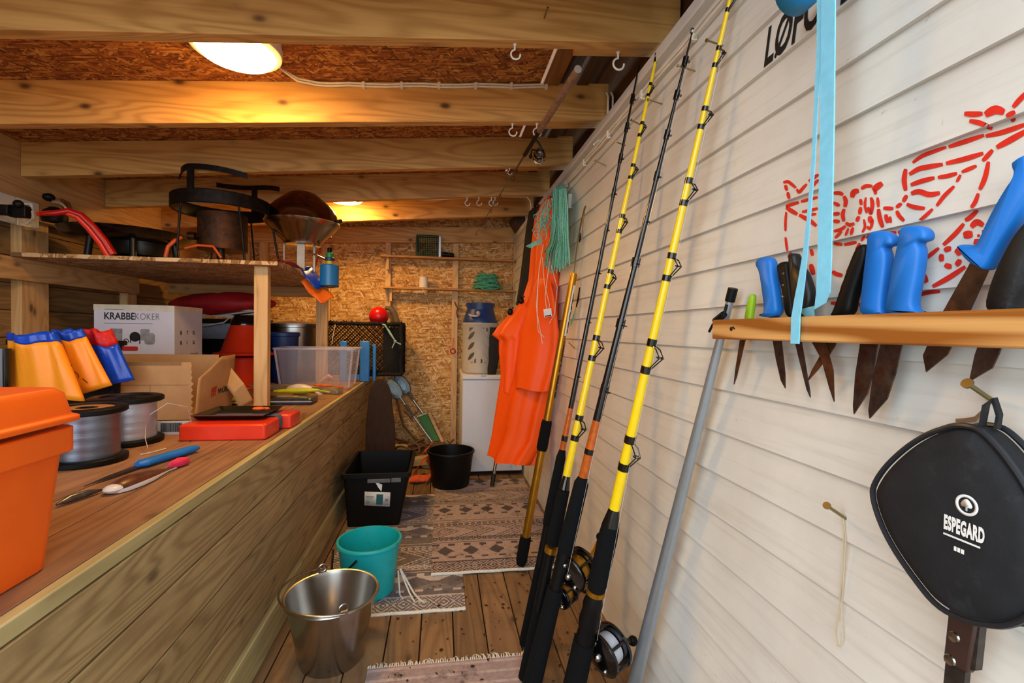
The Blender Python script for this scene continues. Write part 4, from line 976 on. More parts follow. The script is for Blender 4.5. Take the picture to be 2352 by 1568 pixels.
obj('label_print', m, mat('label_grey', '#7d8488', .6), t)
m = M(); m.add([Vector((p.x, yl(p.z) - .001, p.z)) for p in (onY(861, 1101, y0), onY(874, 1108, y0), onY(879, 1110, y0), onY(877, 1126, y0), onY(870, 1117, y0))], [(0, 1, 2, 3, 4)]); obj('torn_sticker', m, K_INK, t)

# ------------------------------------------------------------------ freezer, gas bottle
fx0, fx1, fy0 = .172, .667, 3.765
t = thing('chest_freezer', 'white chest freezer in the back corner under the gas bottle', 'freezer', (.43, 4.05, 0))
m = M(); slab(m, fx0, fx1, fy0, 4.40, .035, .775, .012); obj('body', m, K_OFFW, t)
m = M(); slab(m, fx0 - .004, fx1, fy0 - .012, 4.405, .779, .812, .012); obj('lid', m, K_OFFW, t)
m = M()
for x in (fx0 + .06, fx1 - .06):
    for y in (fy0 + .06, 4.34): m.lathe([(0, .001), (.02, .001), (.02, .036), (0, .036)], (x, y, 0), 12)
m.box(fx0 + .02, fx1 - .02, fy0 + .03, 4.38, .008, .035); obj('plinth', m, K_BLACK, t)
p = onY(1181, 1066, fy0); m = M(); m.torus((p.x, fy0 - .001, p.z), .013, .002, (0, 1, 0), 20, 6, arc=(-2.2, 1.9)); m.box(p.x - .024, p.x - .023, fy0 - .001, fy0, p.z - .025, p.z + .025); m.box(p.x + .022, p.x + .023, fy0 - .001, fy0, p.z - .025, p.z + .025); obj('thermostat', m, mat('grey_marking', '#8a8d92', .5), t)
m = M(); p = onY(1108, 864, fy0 - .012); m.box(p.x - .01, p.x + .03, fy0 - .0135, fy0 - .012, p.z - .005, p.z + .008); obj('sticker', m, mat('pale_blue_sticker', '#9fcbe6', .5), t)
gx, gy, gr = .325, 4.0, .150
t = thing('gas_bottle', 'grey and blue composite gas bottle standing on the freezer', 'gas bottle', (gx, gy, .813))
K_SHELL = mat('warm_grey_plastic', '#b7b1a6', .45, var=.04)
m = M(); m.lathe([(0, .8135), (gr - .012, .8135), (gr, .825), (gr, .875), (gr - .003, .88), (gr - .003, 1.215), (gr, 1.22), (gr, 1.235), (gr - .006, 1.24), (0, 1.24)], (gx, gy, 0), 56); obj('shell', m, K_SHELL, t)
m = M(); m.lathe([(gr - .002, 1.236), (gr - .002, 1.25), (gr - .012, 1.275), (gr - .035, 1.345), (gr - .037, 1.352), (gr - .026, 1.39), (gr - .028, 1.402), (gr - .040, 1.404), (gr - .05, 1.36), (0, 1.35)], (gx, gy, 0), 56); obj('collar', m, K_NAVY, t)
K_SHADE = mat('dark_recess', '#57554d', .6, var=.2)  # flat dark panels: shade of the shell's openings put into colour
def leaf(a0, z0, da, dz, wv):
    m = M()
    def pt(u, v):
        s = -1 + 2 * u; w2 = (2 * v - 1) * wv * max(0, 1 - s * s) ** .75
        a = a0 + da * s - w2 * .5; z = z0 + dz * s + w2 * .09
        return Vector((gx + (gr - .0018) * math.cos(a), gy + (gr - .0018) * math.sin(a), z))
    m.grid(pt, 12, 6); obj('leaf_cutout', m, K_SHADE, t, solid=.0015)
ca = -PI / 2 - .09
for z in (1.13, 1.045, .96):
    leaf(ca - .50, z, .20, .032, .13); leaf(ca + .36, z, -.20, .032, .13); leaf(ca + 1.1, z, .2, .032, .13)
def tric(a, z, w2, h2):
    m = M(); pt = lambda aa, zz: Vector((gx + (gr - .0018) * math.cos(aa), gy + (gr - .0018) * math.sin(aa), zz)); P3 = [pt(a - w2, z), pt(a + w2, z), pt(a + w2 * (1 if w2 > 0 else 1), z + h2)]
    m.add(P3, [(0, 1, 2)] if w2 > 0 else [(2, 1, 0)]); obj('corner_cutout', m, K_SHADE, t)
tric(ca - .35, .905, .15, .04); tric(ca + .22, .905, -.15, .04); tric(ca + .3, 1.195, .15, -.035); tric(ca - .5, 1.195, -.13, -.035)
m = M(); p = onY(1090, 722, gy - .125); m.ribbon([p + Vector((-.045, .01, 0)), p + Vector((-.02, -.01, -.012)), p + Vector((.02, -.012, -.012)), p + Vector((.04, -.005, .002))], Vector((0, 0, .014)), .012); m.ball(p + Vector((.03, -.008, .012)), .017, 10, 6); obj('valve', m, mat('worn_white', '#b8b2ab', .5), t)
m = M(); L = []
bpx = onY(1128, 830, 3.83)
for i in range(12):
    u = i / 11; c = Vector((bpx.x + .02 + .015 * math.sin(5 * u), 3.86 - .03 * u, 1.20 - .46 * u)); w_ = .012 + .035 * math.sin(PI * min(1, .15 + u * .8))
    L.append([c + Vector((w_ * math.cos(q) * (1 + .2 * math.sin(4 * q + 8 * u)), .02 * math.sin(q), 0)) for q in [2 * PI * k / 18 for k in range(18)]])
m.loft(L)
tag(obj('net_bag', m, mat('dark_netting', '#211f24', .85, var=.5, vs=120, alpha=.8)), 'dark crumpled net bag hanging beside the gas bottle', 'net')

# ------------------------------------------------------------------ wall shelves
def wshelf(x0, x1, z, lab):
    t = thing('wall_shelf', lab, 'shelf', ((x0 + x1) / 2, 4.42, z), 'wall shelves')
    m = M(); m.box(x0, x1, 4.36, 4.454, z, z + .018); obj('board', m, W_PINEX, t, bevel=.002)
    m = M(); m.box(x0 + .055, x0 + .075, 4.40, 4.454, z - .11, z); obj('bracket', m, W_PINEZ, t); return z + .019
za = wshelf(-.555, .672, 1.822, 'upper narrow wooden shelf on the back wall'); zb = wshelf(-.525, .672, 1.538, 'lower narrow wooden shelf on the back wall')
p = lambda x, y: onY(x, y, 4.40)
a, b = p(957, 588), p(1006, 545); zt = za + (p(980, 541).z - p(980, 588).z)
t = thing('wire_trap', 'small green wire mesh trap with a silver side on the upper wall shelf', 'trap', (p(985, 590).x, 4.4, za))
x0, x1 = p(957, 580).x, p(1006, 580).x; y0, y1 = 4.365, 4.45; K_GW = mat('green_wire', '#1d4634', .5)
m = M()
for x in (x0, x1):
    for y in (y0, y1): m.tube([(x, y, za), (x, y, zt)], .006, 6)
for z in (za + .005, zt):
    m.tube([(x0, y0, z), (x1, y0, z), (x1, y1, z), (x0, y1, z)], .006, 6, closed=True)
obj('frame', m, K_GW, t)
m = M()
for k in range(1, 12): x = x0 + (x1 - x0) * k / 12; m.tube([(x, y0, za), (x, y0, zt)], .0016, 4); m.tube([(x, y1, za), (x, y1, zt)], .0016, 4)
for k in range(1, 11): z = za + (zt - za) * k / 11; m.tube([(x0, y0, z), (x1, y0, z)], .0016, 4); m.tube([(x0, y1, z), (x1, y1, z)], .0016, 4)
obj('mesh', m, K_GW, t)
m = M(); m.box(x1 + .004, x1 + .026, y0 + .01, y1, za, zt); obj('metal_side', m, K_ALU, t, bevel=.001)
m = M(); m.box(x0 + .008, x0 + .014, y0 + .01, y1, za + .05, zt - .02); obj('inner_flap', m, K_BLACKM, t)
t = thing('black_torch', 'small black torch lying beside the wire trap', 'torch', (p(1028, 588).x, 4.39, za))
m = M(); q = p(1029, 588); m.tube([(q.x - .052, 4.385, za + .024), (q.x - .02, 4.385, za + .024), (q.x + .03, 4.385, za + .02), (q.x + .055, 4.385, za + .02)], [.022, .023, .019, .018], 14); obj('body', m, K_BLACK, t)
m = M(); m.ball((q.x + .012, 4.364, za + .026), .005, 8, 6); obj('stud', m, K_STEEL, t)
t = thing('twine_spool', 'white spool of twine on the lower wall shelf', 'spool', (p(973, 658).x, 4.4, zb))
m = M(); rr = .043; zz = p(973, 633).z - p(973, 658).z; c = (p(973, 650).x, 4.405, zb)
m.lathe([(0, 0), (rr, 0), (rr, .005), (rr - .004, .007), (rr - .004, zz - .007), (rr, zz - .005), (rr, zz), (.012, zz)], c, 32); obj('twine', m, mat('white_twine', '#dedad4', .6), t)
m = M(); m.lathe([(0, zz + .001), (rr - .006, zz + .001)], c, 24); obj('end_disc', m, mat('grey_disc', '#55585c', .5), t)
m = M(); m.tube([(c[0] - .01, 4.36, zb + .004), (c[0] + .0, 4.352, zb - .03), (c[0] + .03, 4.40, zb - .1), (c[0] + .055, 4.44, zb - .17)], .0022, 5); obj('loose_end', m, K_ROPEW, t)
m = M(); cc_ = p(1117, 668)
for k in range(26):
    r = rnd.uniform(.085, .138) * (1 - .012 * k); z = zb + .012 + .0048 * k + rnd.uniform(-.006, .006); ph = rnd.uniform(0, 6)
    m.tube([(cc_.x + (r + .006 * math.sin(3 * q + ph)) * math.cos(q), 4.372 + .5 * (r + .006 * math.cos(2 * q + ph)) * math.sin(q), z + .010 * math.sin(2 * q + ph)) for q in [2 * PI * i / 32 for i in range(32)]], .0058, 6, closed=True)
m.tube([(cc_.x - .1, 4.30, zb + .02), (cc_.x - .03, 4.285, zb - .01), (cc_.x + .03, 4.285, zb - .012), (cc_.x + .12, 4.33, zb + .015), (cc_.x + .15, 4.37, zb + .01)], .0058, 6)
tag(obj('rope_coil', m, K_ROPEG), 'coil of green rope on the lower wall shelf', 'rope')
# hung bits on the back wall
m = M(); q = onY(1040, 800, 4.44); m.torus((q.x, 4.435, q.z - .025), .022, .006, (0, 1, 0), 18, 6); m.tube([(q.x, 4.435, q.z), (q.x + .003, 4.44, q.z + .1)], .003, 6)
tag(obj('red_loop', m, mat('red_loop_plastic', '#b0122a', .4)), 'small red loop hanging on the middle stud of the back wall', 'key ring')
m = M(); q = onY(1044, 700, 4.44); m.tube([(q.x, 4.43, q.z + .03), (q.x + .015, 4.42, q.z - .01), (q.x + .03, 4.42, q.z - .03), (q.x + .02, 4.43, q.z - .07), (q.x + .03, 4.43, q.z - .12)], .006, 6)
tag(obj('brown_strap', m, mat('brown_leather', '#6e3a22', .6)), 'short brown strap hung on the middle stud of the back wall', 'strap')
t = thing('wooden_box', 'small dark wooden box high in the back corner above the shelves', 'box', onY(1205, 530, 4.3))
m = M(); c = onY(1200, 512, 4.3); m.obox(c, (.085, 0, .03), (0, .1, 0), (-.03, 0, .05)); obj('body', m, W_DARK, t, bevel=.003)
m = M(); c2 = onY(1212, 505, 4.17); m.obox(c2, (.02, 0, .004), (0, .002, 0), (-.006, 0, .05)); obj('white_tag', m, mat('grey_white_tag', '#a9a6a2', .6), t)

# ------------------------------------------------------------------ crab trap and what lies round it
t = thing('trap_support', 'low timber block under the crab trap at the bench end', 'block', (-.75, 4.2, BT))
m = M(); m.box(-1.0, -.64, 4.05, 4.34, BT + .001, .79); tag(t, t['label'], 'block'); obj('block', m, W_PINEX, t, bevel=.003)
X0, X1, Y0, Y1, Z0, Z1 = -.99, -.335, 4.06, 4.33, .792, 1.215
t = thing('crab_trap', 'black netted crab trap at the far end of the bench', 'trap', (-.66, 4.2, Z0))
K_NET = mat('tarred_netting', '#0f0d0c', .85, var=.5, vs=90, bump=.5, bs=300)
m = M(); C8 = [(x, y, z) for x in (X0, X1) for y in (Y0, Y1) for z in (Z0, Z1)]
for i, a in enumerate(C8):
    for b in C8[i + 1:]:
        if sum(abs(u - v) > 1e-6 for u, v in zip(a, b)) == 1: m.tube([Vector(a).lerp(Vector(b), k / 12) + Vector((rnd.uniform(-.004, .004), rnd.uniform(-.004, .004), rnd.uniform(-.004, .004))) for k in range(13)], .015, 8)
for j in range(70):
    a = rnd.random(); p3 = Vector((X0 + (X1 - X0) * a, Y0 + rnd.uniform(-.01, .02), Z1 + .008)) if j % 2 else Vector((X1 + .008, Y0 + rnd.uniform(0, .2), Z0 + (Z1 - Z0) * a))
    d = Vector((rnd.uniform(-.03, .03), rnd.uniform(-.03, 0), rnd.uniform(-.01, .02))); m.tube([p3, p3 + d * .5, p3 + d], .004, 5)
obj('frame', m, K_NET, t)
def net(fn, nu, nv, r):
    m = M()
    for k in range(-nv, nu):
        pts = []
        for j in range(nv + 1):
            u = (k + j) / nu
            if 0 <= u <= 1: pts.append(fn(u, j / nv))
        if len(pts) > 1: m.tube(pts, r, 4)
    for k in range(0, nu + nv + 1):
        pts = []
        for j in range(nv + 1):
            u = (k - j) / nu
            if 0 <= u <= 1: pts.append(fn(u, j / nv))
        if len(pts) > 1: m.tube(pts, r, 4)
    return m
obj('front_net', net(lambda u, v: Vector((X0 + (X1 - X0) * u, Y0 + .06 * math.sin(PI * u) * math.sin(PI * v), Z0 + (Z1 - Z0) * v)), 24, 15, .0032), K_NET, t)
obj('back_net', net(lambda u, v: Vector((X0 + (X1 - X0) * u, Y1, Z0 + (Z1 - Z0) * v)), 11, 7, .003), K_NET, t)
obj('end_net', net(lambda u, v: Vector((X1, Y0 + (Y1 - Y0) * u, Z0 + (Z1 - Z0) * v)), 16, 24, .0046), K_NET, t)
obj('top_net', net(lambda u, v: Vector((X0 + (X1 - X0) * u, Y0 + (Y1 - Y0) * v, Z1)), 16, 7, .003), K_NET, t)
m = M(); m.box(X1 - .15, X1 - .01, Y0 + .015, Y0 + .022, Z0 + .02, Z1 - .03); obj('bait_panel', m, K_NET, t)
p = onY(870, 726, 4.17)
t = thing('float_ball', 'red plastic float on top of the crab trap', 'float', (p.x, 4.17, Z1))
m = M(); m.ball((p.x, 4.17, p.z), .082, 32, 18); obj('ball', m, mat('red_float', '#c4141a', .25, var=.03), t)
m = M(); m.tube([(p.x, 4.085, p.z - .06), (p.x + .07, 4.03, Z1 - .01), (p.x + .11, 4.02, Z1 - .08), (p.x + .16, 4.02, Z1 - .15), (p.x + .2, 4.03, Z1 - .17)], .006, 6)
m.tube([(p.x + .04, 4.06, p.z - .06), (p.x + .10, 4.025, Z1 - .05), (p.x + .155, 4.018, Z1 - .14), (p.x + .13, 4.02, Z1 - .20)], .005, 6); m.ball((p.x + .155, 4.018, Z1 - .145), .013, 8, 6)
obj('tether', m, mat('pale_green_cord', '#8fb7a8', .7), t)
m = M(); m.tube([onY(735, 790, 4.03), onY(745, 765, 4.03), onY(755, 750, 4.04)], .005, 6); m.tube([onY(762, 790, 4.03), onY(766, 765, 4.03), onY(770, 745, 4.04)], .003, 6)
tag(obj('white_ties', m, K_ROPEW), 'pale cord ties on the left end of the crab trap', 'cord')
m = M(); q = [onY(x, y, 4.40) for x, y in ((884, 707), (897, 708), (907, 722), (913, 745), (914, 790))]; m.tube(q, [.02, .024, .026, .026, .024], 10)
tag(obj('grey_pipe', m, mat('grey_brown_pipe', '#6b5b4c', .7)), 'bent grey pipe behind the red float', 'pipe')
t = thing('blue_reel_frame', 'bright blue plastic frame between the clear box and the crab trap', 'frame', (-.68, 4.0, BT)); K_BB = mat('bright_blue_plastic', '#2a7fd6', .4)
m = M(); q = lambda x, y: onY(x, y, 4.0); zb_ = BT + .001
def plate(x0, x1, ytop, y):
    a = onY(x0, ytop, y); b = onY(x1, ytop, y); m.box(a.x, b.x, y, y + .03, zb_, a.z)
plate(826, 849, 783, 3.985); plate(780, 797, 783, 4.0); plate(856, 864, 790, 4.02); obj('side_plates', m, K_BB, t, bevel=.008)
m = M(); a = q(797, 800); b = q(828, 800); m.box(a.x, b.x, 4.0, 4.02, a.z - .03, a.z); m.box(a.x, b.x, 4.0, 4.02, BT + .02, BT + .06); obj('cross_bar', m, K_BB, t)
# corner heap
t = thing('wooden_board', 'tall dark brown rounded board leaning on the bench end', 'board', (-.57, 3.75, 0))
m = M(); out = []
A = onY(850, 1040, 3.62); A.z = .003; hw = .108
f = lambda u, v: Vector((-.445 + u * hw, 3.62 + .22 * v, .003 + .775 * v))
for k in range(15):
    a = PI * k / 14; out.append(f(math.cos(a) * .82 + .0, .78 + .22 * math.sin(a)))
out += [f(-1.0, .55), f(-1.0, .0), f(1.05, 0), f(1.05, .5)]
for pnt in out: pnt.x -= .03 * (pnt.z / .775)
m.prism(out, (0, .02, -.006)); obj('board', m, W_BROWN, t, bevel=.004)
def landing(p0, p1, lab, bag, sgn):
    t = thing('landing_net', lab, 'net', p0, 'landing nets in the corner'); p0 = Vector(p0); p1 = Vector(p1); d = (p0 - p1).normalized()
    m = M(); m.tube([p1, p0], .0085, 10); obj('handle', m, K_ALU, t)
    m = M(); k = p1.lerp(p0, .38); m.tube([k, k + d * .13], .013, 10); obj('grip', m, mat('grey_grip', '#5d5a52', .7), t)
    if bag:
        s = d.cross(Vector((0, 1, 0))).normalized(); c = p1.lerp(p0, .80); L = []
        ring = [c + d * (.10 * math.cos(a)) + s * (.055 * math.sin(a)) for a in [2 * PI * q / 28 for q in range(28)]]
        m = M(); m.tube(ring, .005, 6, closed=True); obj('hoop', m, mat('blue_grey_metal', '#4b5a6a', .4, .6), t)
        m = M(); L = [[c + (r_ - c) * (1 - .12 * i) + Vector((0, -.012 * i, 0)) for r_ in ring] for i in range(5)]; m.loft(L, True, True); obj('bag', m, mat('pale_blue_mesh', '#9cc4e4', .5, var=.2, vs=60), t)
    return t
landing(onY(884, 864, 4.36), onY(992, 1014, 4.18), 'landing net with an aluminium handle and pale blue bag, leftmost in the corner', 1, 1)
landing(onY(912, 866, 4.43), onY(972, 950, 4.38), 'landing net with an aluminium handle and pale blue bag next to the green panel', 1, 1)
t = thing('green_panel', 'green plastic panel with a timber edge leaning in the back corner', 'panel', onY(985, 1015, 4.35))
pa, pb, pc, pd = onY(958, 956, 4.42), onY(980, 948, 4.43), onY(1010, 1012, 4.30), onY(992, 1014, 4.30)
m = M(); m.prism([pa, pb, pc, pd], (0, .02, 0)); obj('panel', m, mat('green_sheet', '#1d7a45', .4, var=.1), t, bevel=.003)
m = M(); m.obox((pb + pc) / 2 + Vector((.022, 0, 0)), (pc - pb) / 2 * 1.05, (.012, 0, .004), (0, .012, 0)); obj('edge_batten', m, W_PINEZ, t)
m = M(); m.obox((pa + pb) / 2, (pb - pa) / 2, (0, .013, 0), (0, -.0, .007)); obj('top_strip', m, mat('cream_strip', '#d8cfa2', .6), t)
m = M()
for j in range(7):
    c = Vector((-.28 + rnd.uniform(-.05, .05), 4.22 + rnd.uniform(-.1, .05), .02 + .02 * j)); R_ = rnd.uniform(.10, .18); ph = rnd.uniform(0, 6)
    m.tube([c + Vector((R_ * math.cos(q), .6 * R_ * math.sin(q), .03 * math.sin(2 * q + ph) + .03)) for q in [2 * PI * i / 26 for i in range(26)]], .009, 6, closed=True)
m.tube([(-.40, 4.38, .55), (-.36, 4.36, .40), (-.33, 4.34, .30), (-.22, 4.3, .18), (-.08, 4.25, .13), (.05, 4.2, .12), (.12, 4.2, .20)], .010, 6)
m.tube([(-.30, 4.4, .60), (-.22, 4.42, .5), (-.2, 4.42, .42), (-.27, 4.4, .36), (-.33, 4.38, .42)], .007, 6)
tag(obj('brown_rope', m, mat('brown_rope_fibre', '#6d4f37', .9, var=.4, vs=80, bump=.5)), 'tangled brown rope heaped in the back corner', 'rope')
for i, (c, ax, ay, az, lab) in enumerate([((-.40, 4.15, .19), (.12, .02, -.01), (0, .04, 0), (.005, 0, .05), 'pale timber offcut leaning behind the black crate'), ((-.22, 4.05, .08), (.13, -.03, .02), (0, .05, 0), (-.01, 0, .03), 'greenish timber offcut in the corner heap'), ((-.05, 4.1, .05), (.05, .1, .02), (.05, -.02, 0), (0, 0, .03), 'timber offcut half under the brown rope')]):
    m = M(); m.obox(c, ax, ay, az); lo = min(v.z for v in m.v)
    for v in m.v: v.z += .003 - lo + (.06 if i == 0 else 0)
    tag(obj('timber_offcut', m, wood('offcut_wood%d' % i, '#94804f', '#c2ad79', 0), bevel=.003), lab, 'offcut', 'timber offcuts in the corner')
for i, pts in enumerate([[(-.20, 3.72, .03), (-.15, 3.70, .12), (-.09, 3.74, .16), (-.06, 3.80, .08)], [(-.22, 3.66, .02), (-.16, 3.62, .025), (-.08, 3.66, .02), (-.09, 3.6, .012)], [(-.13, 3.80, .18), (-.10, 3.76, .22), (-.07, 3.78, .25)]]):
    m = M(); m.ribbon([Vector(q) + Vector((0, 0, .012)) for q in pts], Vector((.035, .07, .03)), .004); tag(obj('orange_strap', m, mat('faded_orange_webbing', '#d4572a', .7, var=.3), ang=80), ['orange webbing strap standing up beside the black bucket', 'pale orange strap end lying on the floor by the black crate', 'short orange strap end on top of the corner heap'][i], 'strap', 'orange straps in the corner')
m = M(); m.tube([(-.16, 3.70, .02), (-.12, 3.68, .05), (-.08, 3.71, .03)], .010, 8); tag(obj('black_buckle', m, K_BLACK), 'black buckle on the orange straps', 'buckle')

# ------------------------------------------------------------------ rods and poles leaning on the cream wall
class Line:
    def __init__(s, a, b): s.a = Vector(a); s.b = Vector(b); s.d = (s.b - s.a).normalized()
    def at(s, y):
        lo, hi = -.3, 1.6
        for _ in range(50):
            k = (lo + hi) / 2; p = s.a.lerp(s.b, k)
            if prj(p)[1] > y: lo = k
            else: hi = k
        return s.a.lerp(s.b, lo)
def seg(ln, ys, ws, mt, nm, t, n=12):
    pts = [ln.at(y) for y in ys]; m = M(); m.tube(pts, [wid(w_ / 2, p) for w_, p in zip(ws, pts)], n); return obj(nm, m, mt, t, ang=50)
GDIR = Vector((.30, -.95, .0)).normalized()
def gdir(ln): g = GDIR - ln.d * GDIR.dot(ln.d); return g.normalized()
def lerpw(y, T):
    for (a, p), (b, q) in zip(T, T[1:]):
        if y <= b: return p + (q - p) * (y - a) / (b - a)
    return T[-1][1]
def roller(ln, yu, yl, reach, rw, t):
    g = gdir(ln); u = ln.at(yu); l = ln.at(yl); s = ln.d.cross(g).normalized(); m = M(); ru = wid(rw / 2, u) * 1.12; e = (u - l) * .26
    m.tube([u + e, u - e * .2], ru, 12); m.tube([l - e * .8, l + e * .4], ru * 1.05, 12)
    tip = u * .62 + l * .38 + g * wid(reach, u)
    for k in (-1, 1):
        m.tube([u + g * ru * .8 + s * ru * .3 * k, u * .9 + l * .1 + g * wid(reach * .6, u) + s * ru * .55 * k, tip + s * ru * .5 * k, l + g * ru * .9 + s * ru * .3 * k], wid(1.5, u), 6)
    m.torus(tip - g * wid(reach * .12, u), wid(reach * .20, u), wid(1.7, u), ln.d, 16, 6); obj('line_guide', m, K_GLOSSK, t)
def smallguide(ln, y, reach, rw, t):
    g = gdir(ln); p = ln.at(y); r = wid(rw / 2, p) * 1.2; q = p + ln.d * wid(10, p); m = M()
    m.tube([p - ln.d * wid(7, p), p + ln.d * wid(14, p)], r, 10)
    m.tube([p + g * r, p + g * wid(reach * .7, p) - ln.d * wid(1, p)], wid(1.2, p), 5); m.tube([q + g * r, p + g * wid(reach * .7, p)], wid(1.2, p), 5); m.torus(p + g * wid(reach * .72, p), wid(reach * .30, p), wid(1.1, p), ln.d, 14, 5); obj('line_guide', m, K_GLOSSK, t)
def reel(ln, px, py, Y, R, W, ax, spoolm, t, gold=False, knob=1):
    rt = M(); c = onY(px, py, Y); a = Vector(ax).normalized(); pts = c
    m = M()
    for s in (-1, 1):
        z = s * W / 2
        m.lathe([(0, z + s * .012), (R * .6, z + s * .012), (R * .93, z + s * .007), (R, z + s * .002), (R, z - s * .006), (R * .9, z - s * .008), (0, z - s * .008)] if s > 0 else [(0, z - s * .008), (R * .9, z - s * .008), (R, z - s * .006), (R, z + s * .002), (R * .93, z + s * .007), (R * .6, z + s * .012), (0, z + s * .012)], c, 40, a)
    e = a.orthogonal().normalized(); b = a.cross(e)
    for k in range(5):
        q = 2 * PI * k / 5 + .5; o = (e * math.cos(q) + b * math.sin(q)) * R * .9; m.tube([c + o - a * W / 2, c + o + a * W / 2], R * .07, 8)
    rl = obj('reel', m, K_GLOSSK, t)
    m = M(); m.lathe([(R * .3, -W / 2 + .008), (R * .66, -W / 2 + .012), (R * .70, 0), (R * .66, W / 2 - .012), (R * .3, W / 2 - .008)], c, 36, a); obj('spool', m, spoolm, rl, ang=60)
    near = ln.at(prj(c)[1]); d = (near - c).normalized(); m = M(); m.obox((near + c + d * R) / 2, d * max(.004, ((near - c).length - R) / 2 + .012), ln.d * .045, d.cross(ln.d) * .010); obj('reel_foot', m, K_BLACKM, rl, bevel=.002)
    m = M(); h = c + a * (W / 2 + .012); v = (ln.d * .2 + gdir(ln) * -.1 + a * .35).normalized() if gold else (-ln.d * .5 + a * .6).normalized()
    m.tube([h, h + a * .016], .009, 10); m.tube([h + a * .014, h + a * .018 + v * .07], [.0075, .006], 8); obj('crank', m, K_GOLD if gold else K_BLACKM, rl)
    m = M(); m.ball(h + a * .022 + v * .078, .016, 12, 8); obj('crank_knob', m, K_BLACK, rl)
    m = M()
    for q in (.7, 3.4): o = (e * math.cos(q) + b * math.sin(q)) * R * .62; m.ball(c - a * (W / 2 + .012) + o, .008, 8, 6)
    m.ball(c - a * (W / 2 + .013), R * .2, 10, 6); obj('screw_caps', m, K_STEEL, rl)
FZ = .008
# gold pole with a hook
A = onZ(1196, 1297, .0125); B = onX(1318, 628, .645); ln = Line(A, B)
t = thing('gaff_pole', 'gold pole with black grips and a hook on top, beside the orange coat', 'gaff', A)
seg(ln, (1240, 1030), (19, 18), K_GOLD, 'lower_pole', t); seg(ln, (970, 628), (17, 17), K_GOLD, 'upper_pole', t)
seg(ln, (1296, 1285, 1240, 1232), (20, 26, 27, 24), K_EVA, 'end_grip', t); seg(ln, (1034, 1028, 972, 965), (22, 26, 25, 22), K_EVA, 'middle_grip', t)
m = M(); T = ln.at(628); hk = [T, onX(1326, 560, .655), onX(1335, 510, .655), onX(1343, 478, .655)]; m.tube(hk, [.0028, .0035, .0045, .004], 8)
m.tube([onX(1343, 478, .655), onX(1345, 474, .645), onX(1342, 482, .635), onX(1339, 510, .628), onX(1336, 545, .63)], [.004, .004, .0035, .003, .001], 8); obj('hook', m, mat('bronze_steel', '#8d7a55', .35, .9), t)
side = -ln.d.cross(Vector((0, -1, 0))).normalized()
m = M(); q0, q1 = ln.at(770), ln.at(655)
def wrapped(p0, p1, a0, a1, r):
    m = M(); e = Vector((0, -1, 0)); e = (e - ln.d * e.dot(ln.d)).normalized(); b = ln.d.cross(e); L = []
    for k in range(8):
        an = a0 + (a1 - a0) * k / 7; L.append([p0 + (e * math.cos(an) + b * math.sin(an)) * r, p1 + (e * math.cos(an) + b * math.sin(an)) * r])
    m.loft(L, False, False); return m
rp = wid(8.5, q0) + .0006
obj('white_label', wrapped(q0, q1, .2, 1.8, rp), K_INK, t)
m = M(); e = (Vector((0, -1, 0)) - ln.d * Vector((0, -1, 0)).dot(ln.d)).normalized(); bb = ln.d.cross(e)
p0 = ln.at(912); an = .9; fd = e * math.cos(an) + bb * math.sin(an); ud = -(e * -math.sin(an) + bb * math.cos(an))
m = text_m('SUPER CLASSIC', .02, p0 + fd * rp + ud * -.008, ln.d, ud, th=.0004, bold=.0012, fit=(ln.at(782) - p0).length); obj('lettering', m, K_INKB, t)
m = text_m('GAFF', .016, q0 + fd * (rp + .0004) + ud * -.008 + ln.d * .01, ln.d, ud, th=.0004, bold=.001, fit=(q1 - q0).length * .8); obj('label_lettering', m, K_INKB, t)
# thin black rod
A = onZ(1203, 1478, FZ); B = onX(1468, 150, .664); ln = Line(A, B)
t = thing('fishing_rod', 'thinner black fishing rod with a short amber section, next to the gold pole', 'fishing rod', A, 'fishing rods against the cream wall')
seg(ln, (937, 700, 400, 150), (12, 10, 7, 3.5), K_GLOSSK, 'blank', t); seg(ln, (1036, 937), (14, 12), K_ORANGEB, 'amber_section', t)
seg(ln, (1012, 1000), (15, 15), K_GLOSSK, 'binding', t); seg(ln, (1205, 1180, 1050, 1032), (22, 25, 22, 14), K_EVA, 'foregrip', t); seg(ln, (1300, 1205), (18, 18), K_BLACK, 'reel_seat', t); seg(ln, (1479, 1470, 1300), (20, 23, 19), K_EVA, 'butt_grip', t)
for y in (231, 296, 367, 447, 530, 628, 740, 864): smallguide(ln, y, 11, 8, t)
# thinner yellow rod
A = onZ(1203, 1556, FZ); B = onX(1508, 130, .664); ln = Line(A, B)
t = thing('fishing_rod', 'thinner yellow fishing rod between the two black rods', 'fishing rod', A, 'fishing rods against the cream wall')
seg(ln, (1092, 800, 500, 130), (18, 15, 11.5, 6), K_YEL, 'blank', t, 14)
seg(ln, (1122, 1092), (26, 16), K_GLOSSK, 'winding_check', t); seg(ln, (1250, 1238, 1125), (29, 31, 27), K_EVA, 'foregrip', t)
seg(ln, (1268, 1255), (30, 30), K_GOLD, 'gold_ring', t); seg(ln, (1400, 1330, 1300, 1268), (24, 26, 22, 25), K_BLACK, 'reel_seat', t); seg(ln, (1556, 1400), (26, 26), K_EVA, 'butt_grip', t)
for y, dy, rc in ((207, 11, 13), (298, 12, 15), (395, 12, 18), (515, 15, 20), (642, 15, 22), (800, 20, 30), (983, 20, 28)): roller(ln, y - dy, y + dy, rc, lerpw(y, ((130, 6), (500, 11.5), (800, 15), (1092, 18))), t)
p = ln.at(138); m = M(); m.tube([ln.at(143), ln.at(133)], wid(4.5, p), 10); m.torus(ln.at(126), wid(5, p), wid(1.5, p), gdir(ln), 14, 5); obj('tip_guide', m, K_GLOSSK, t)
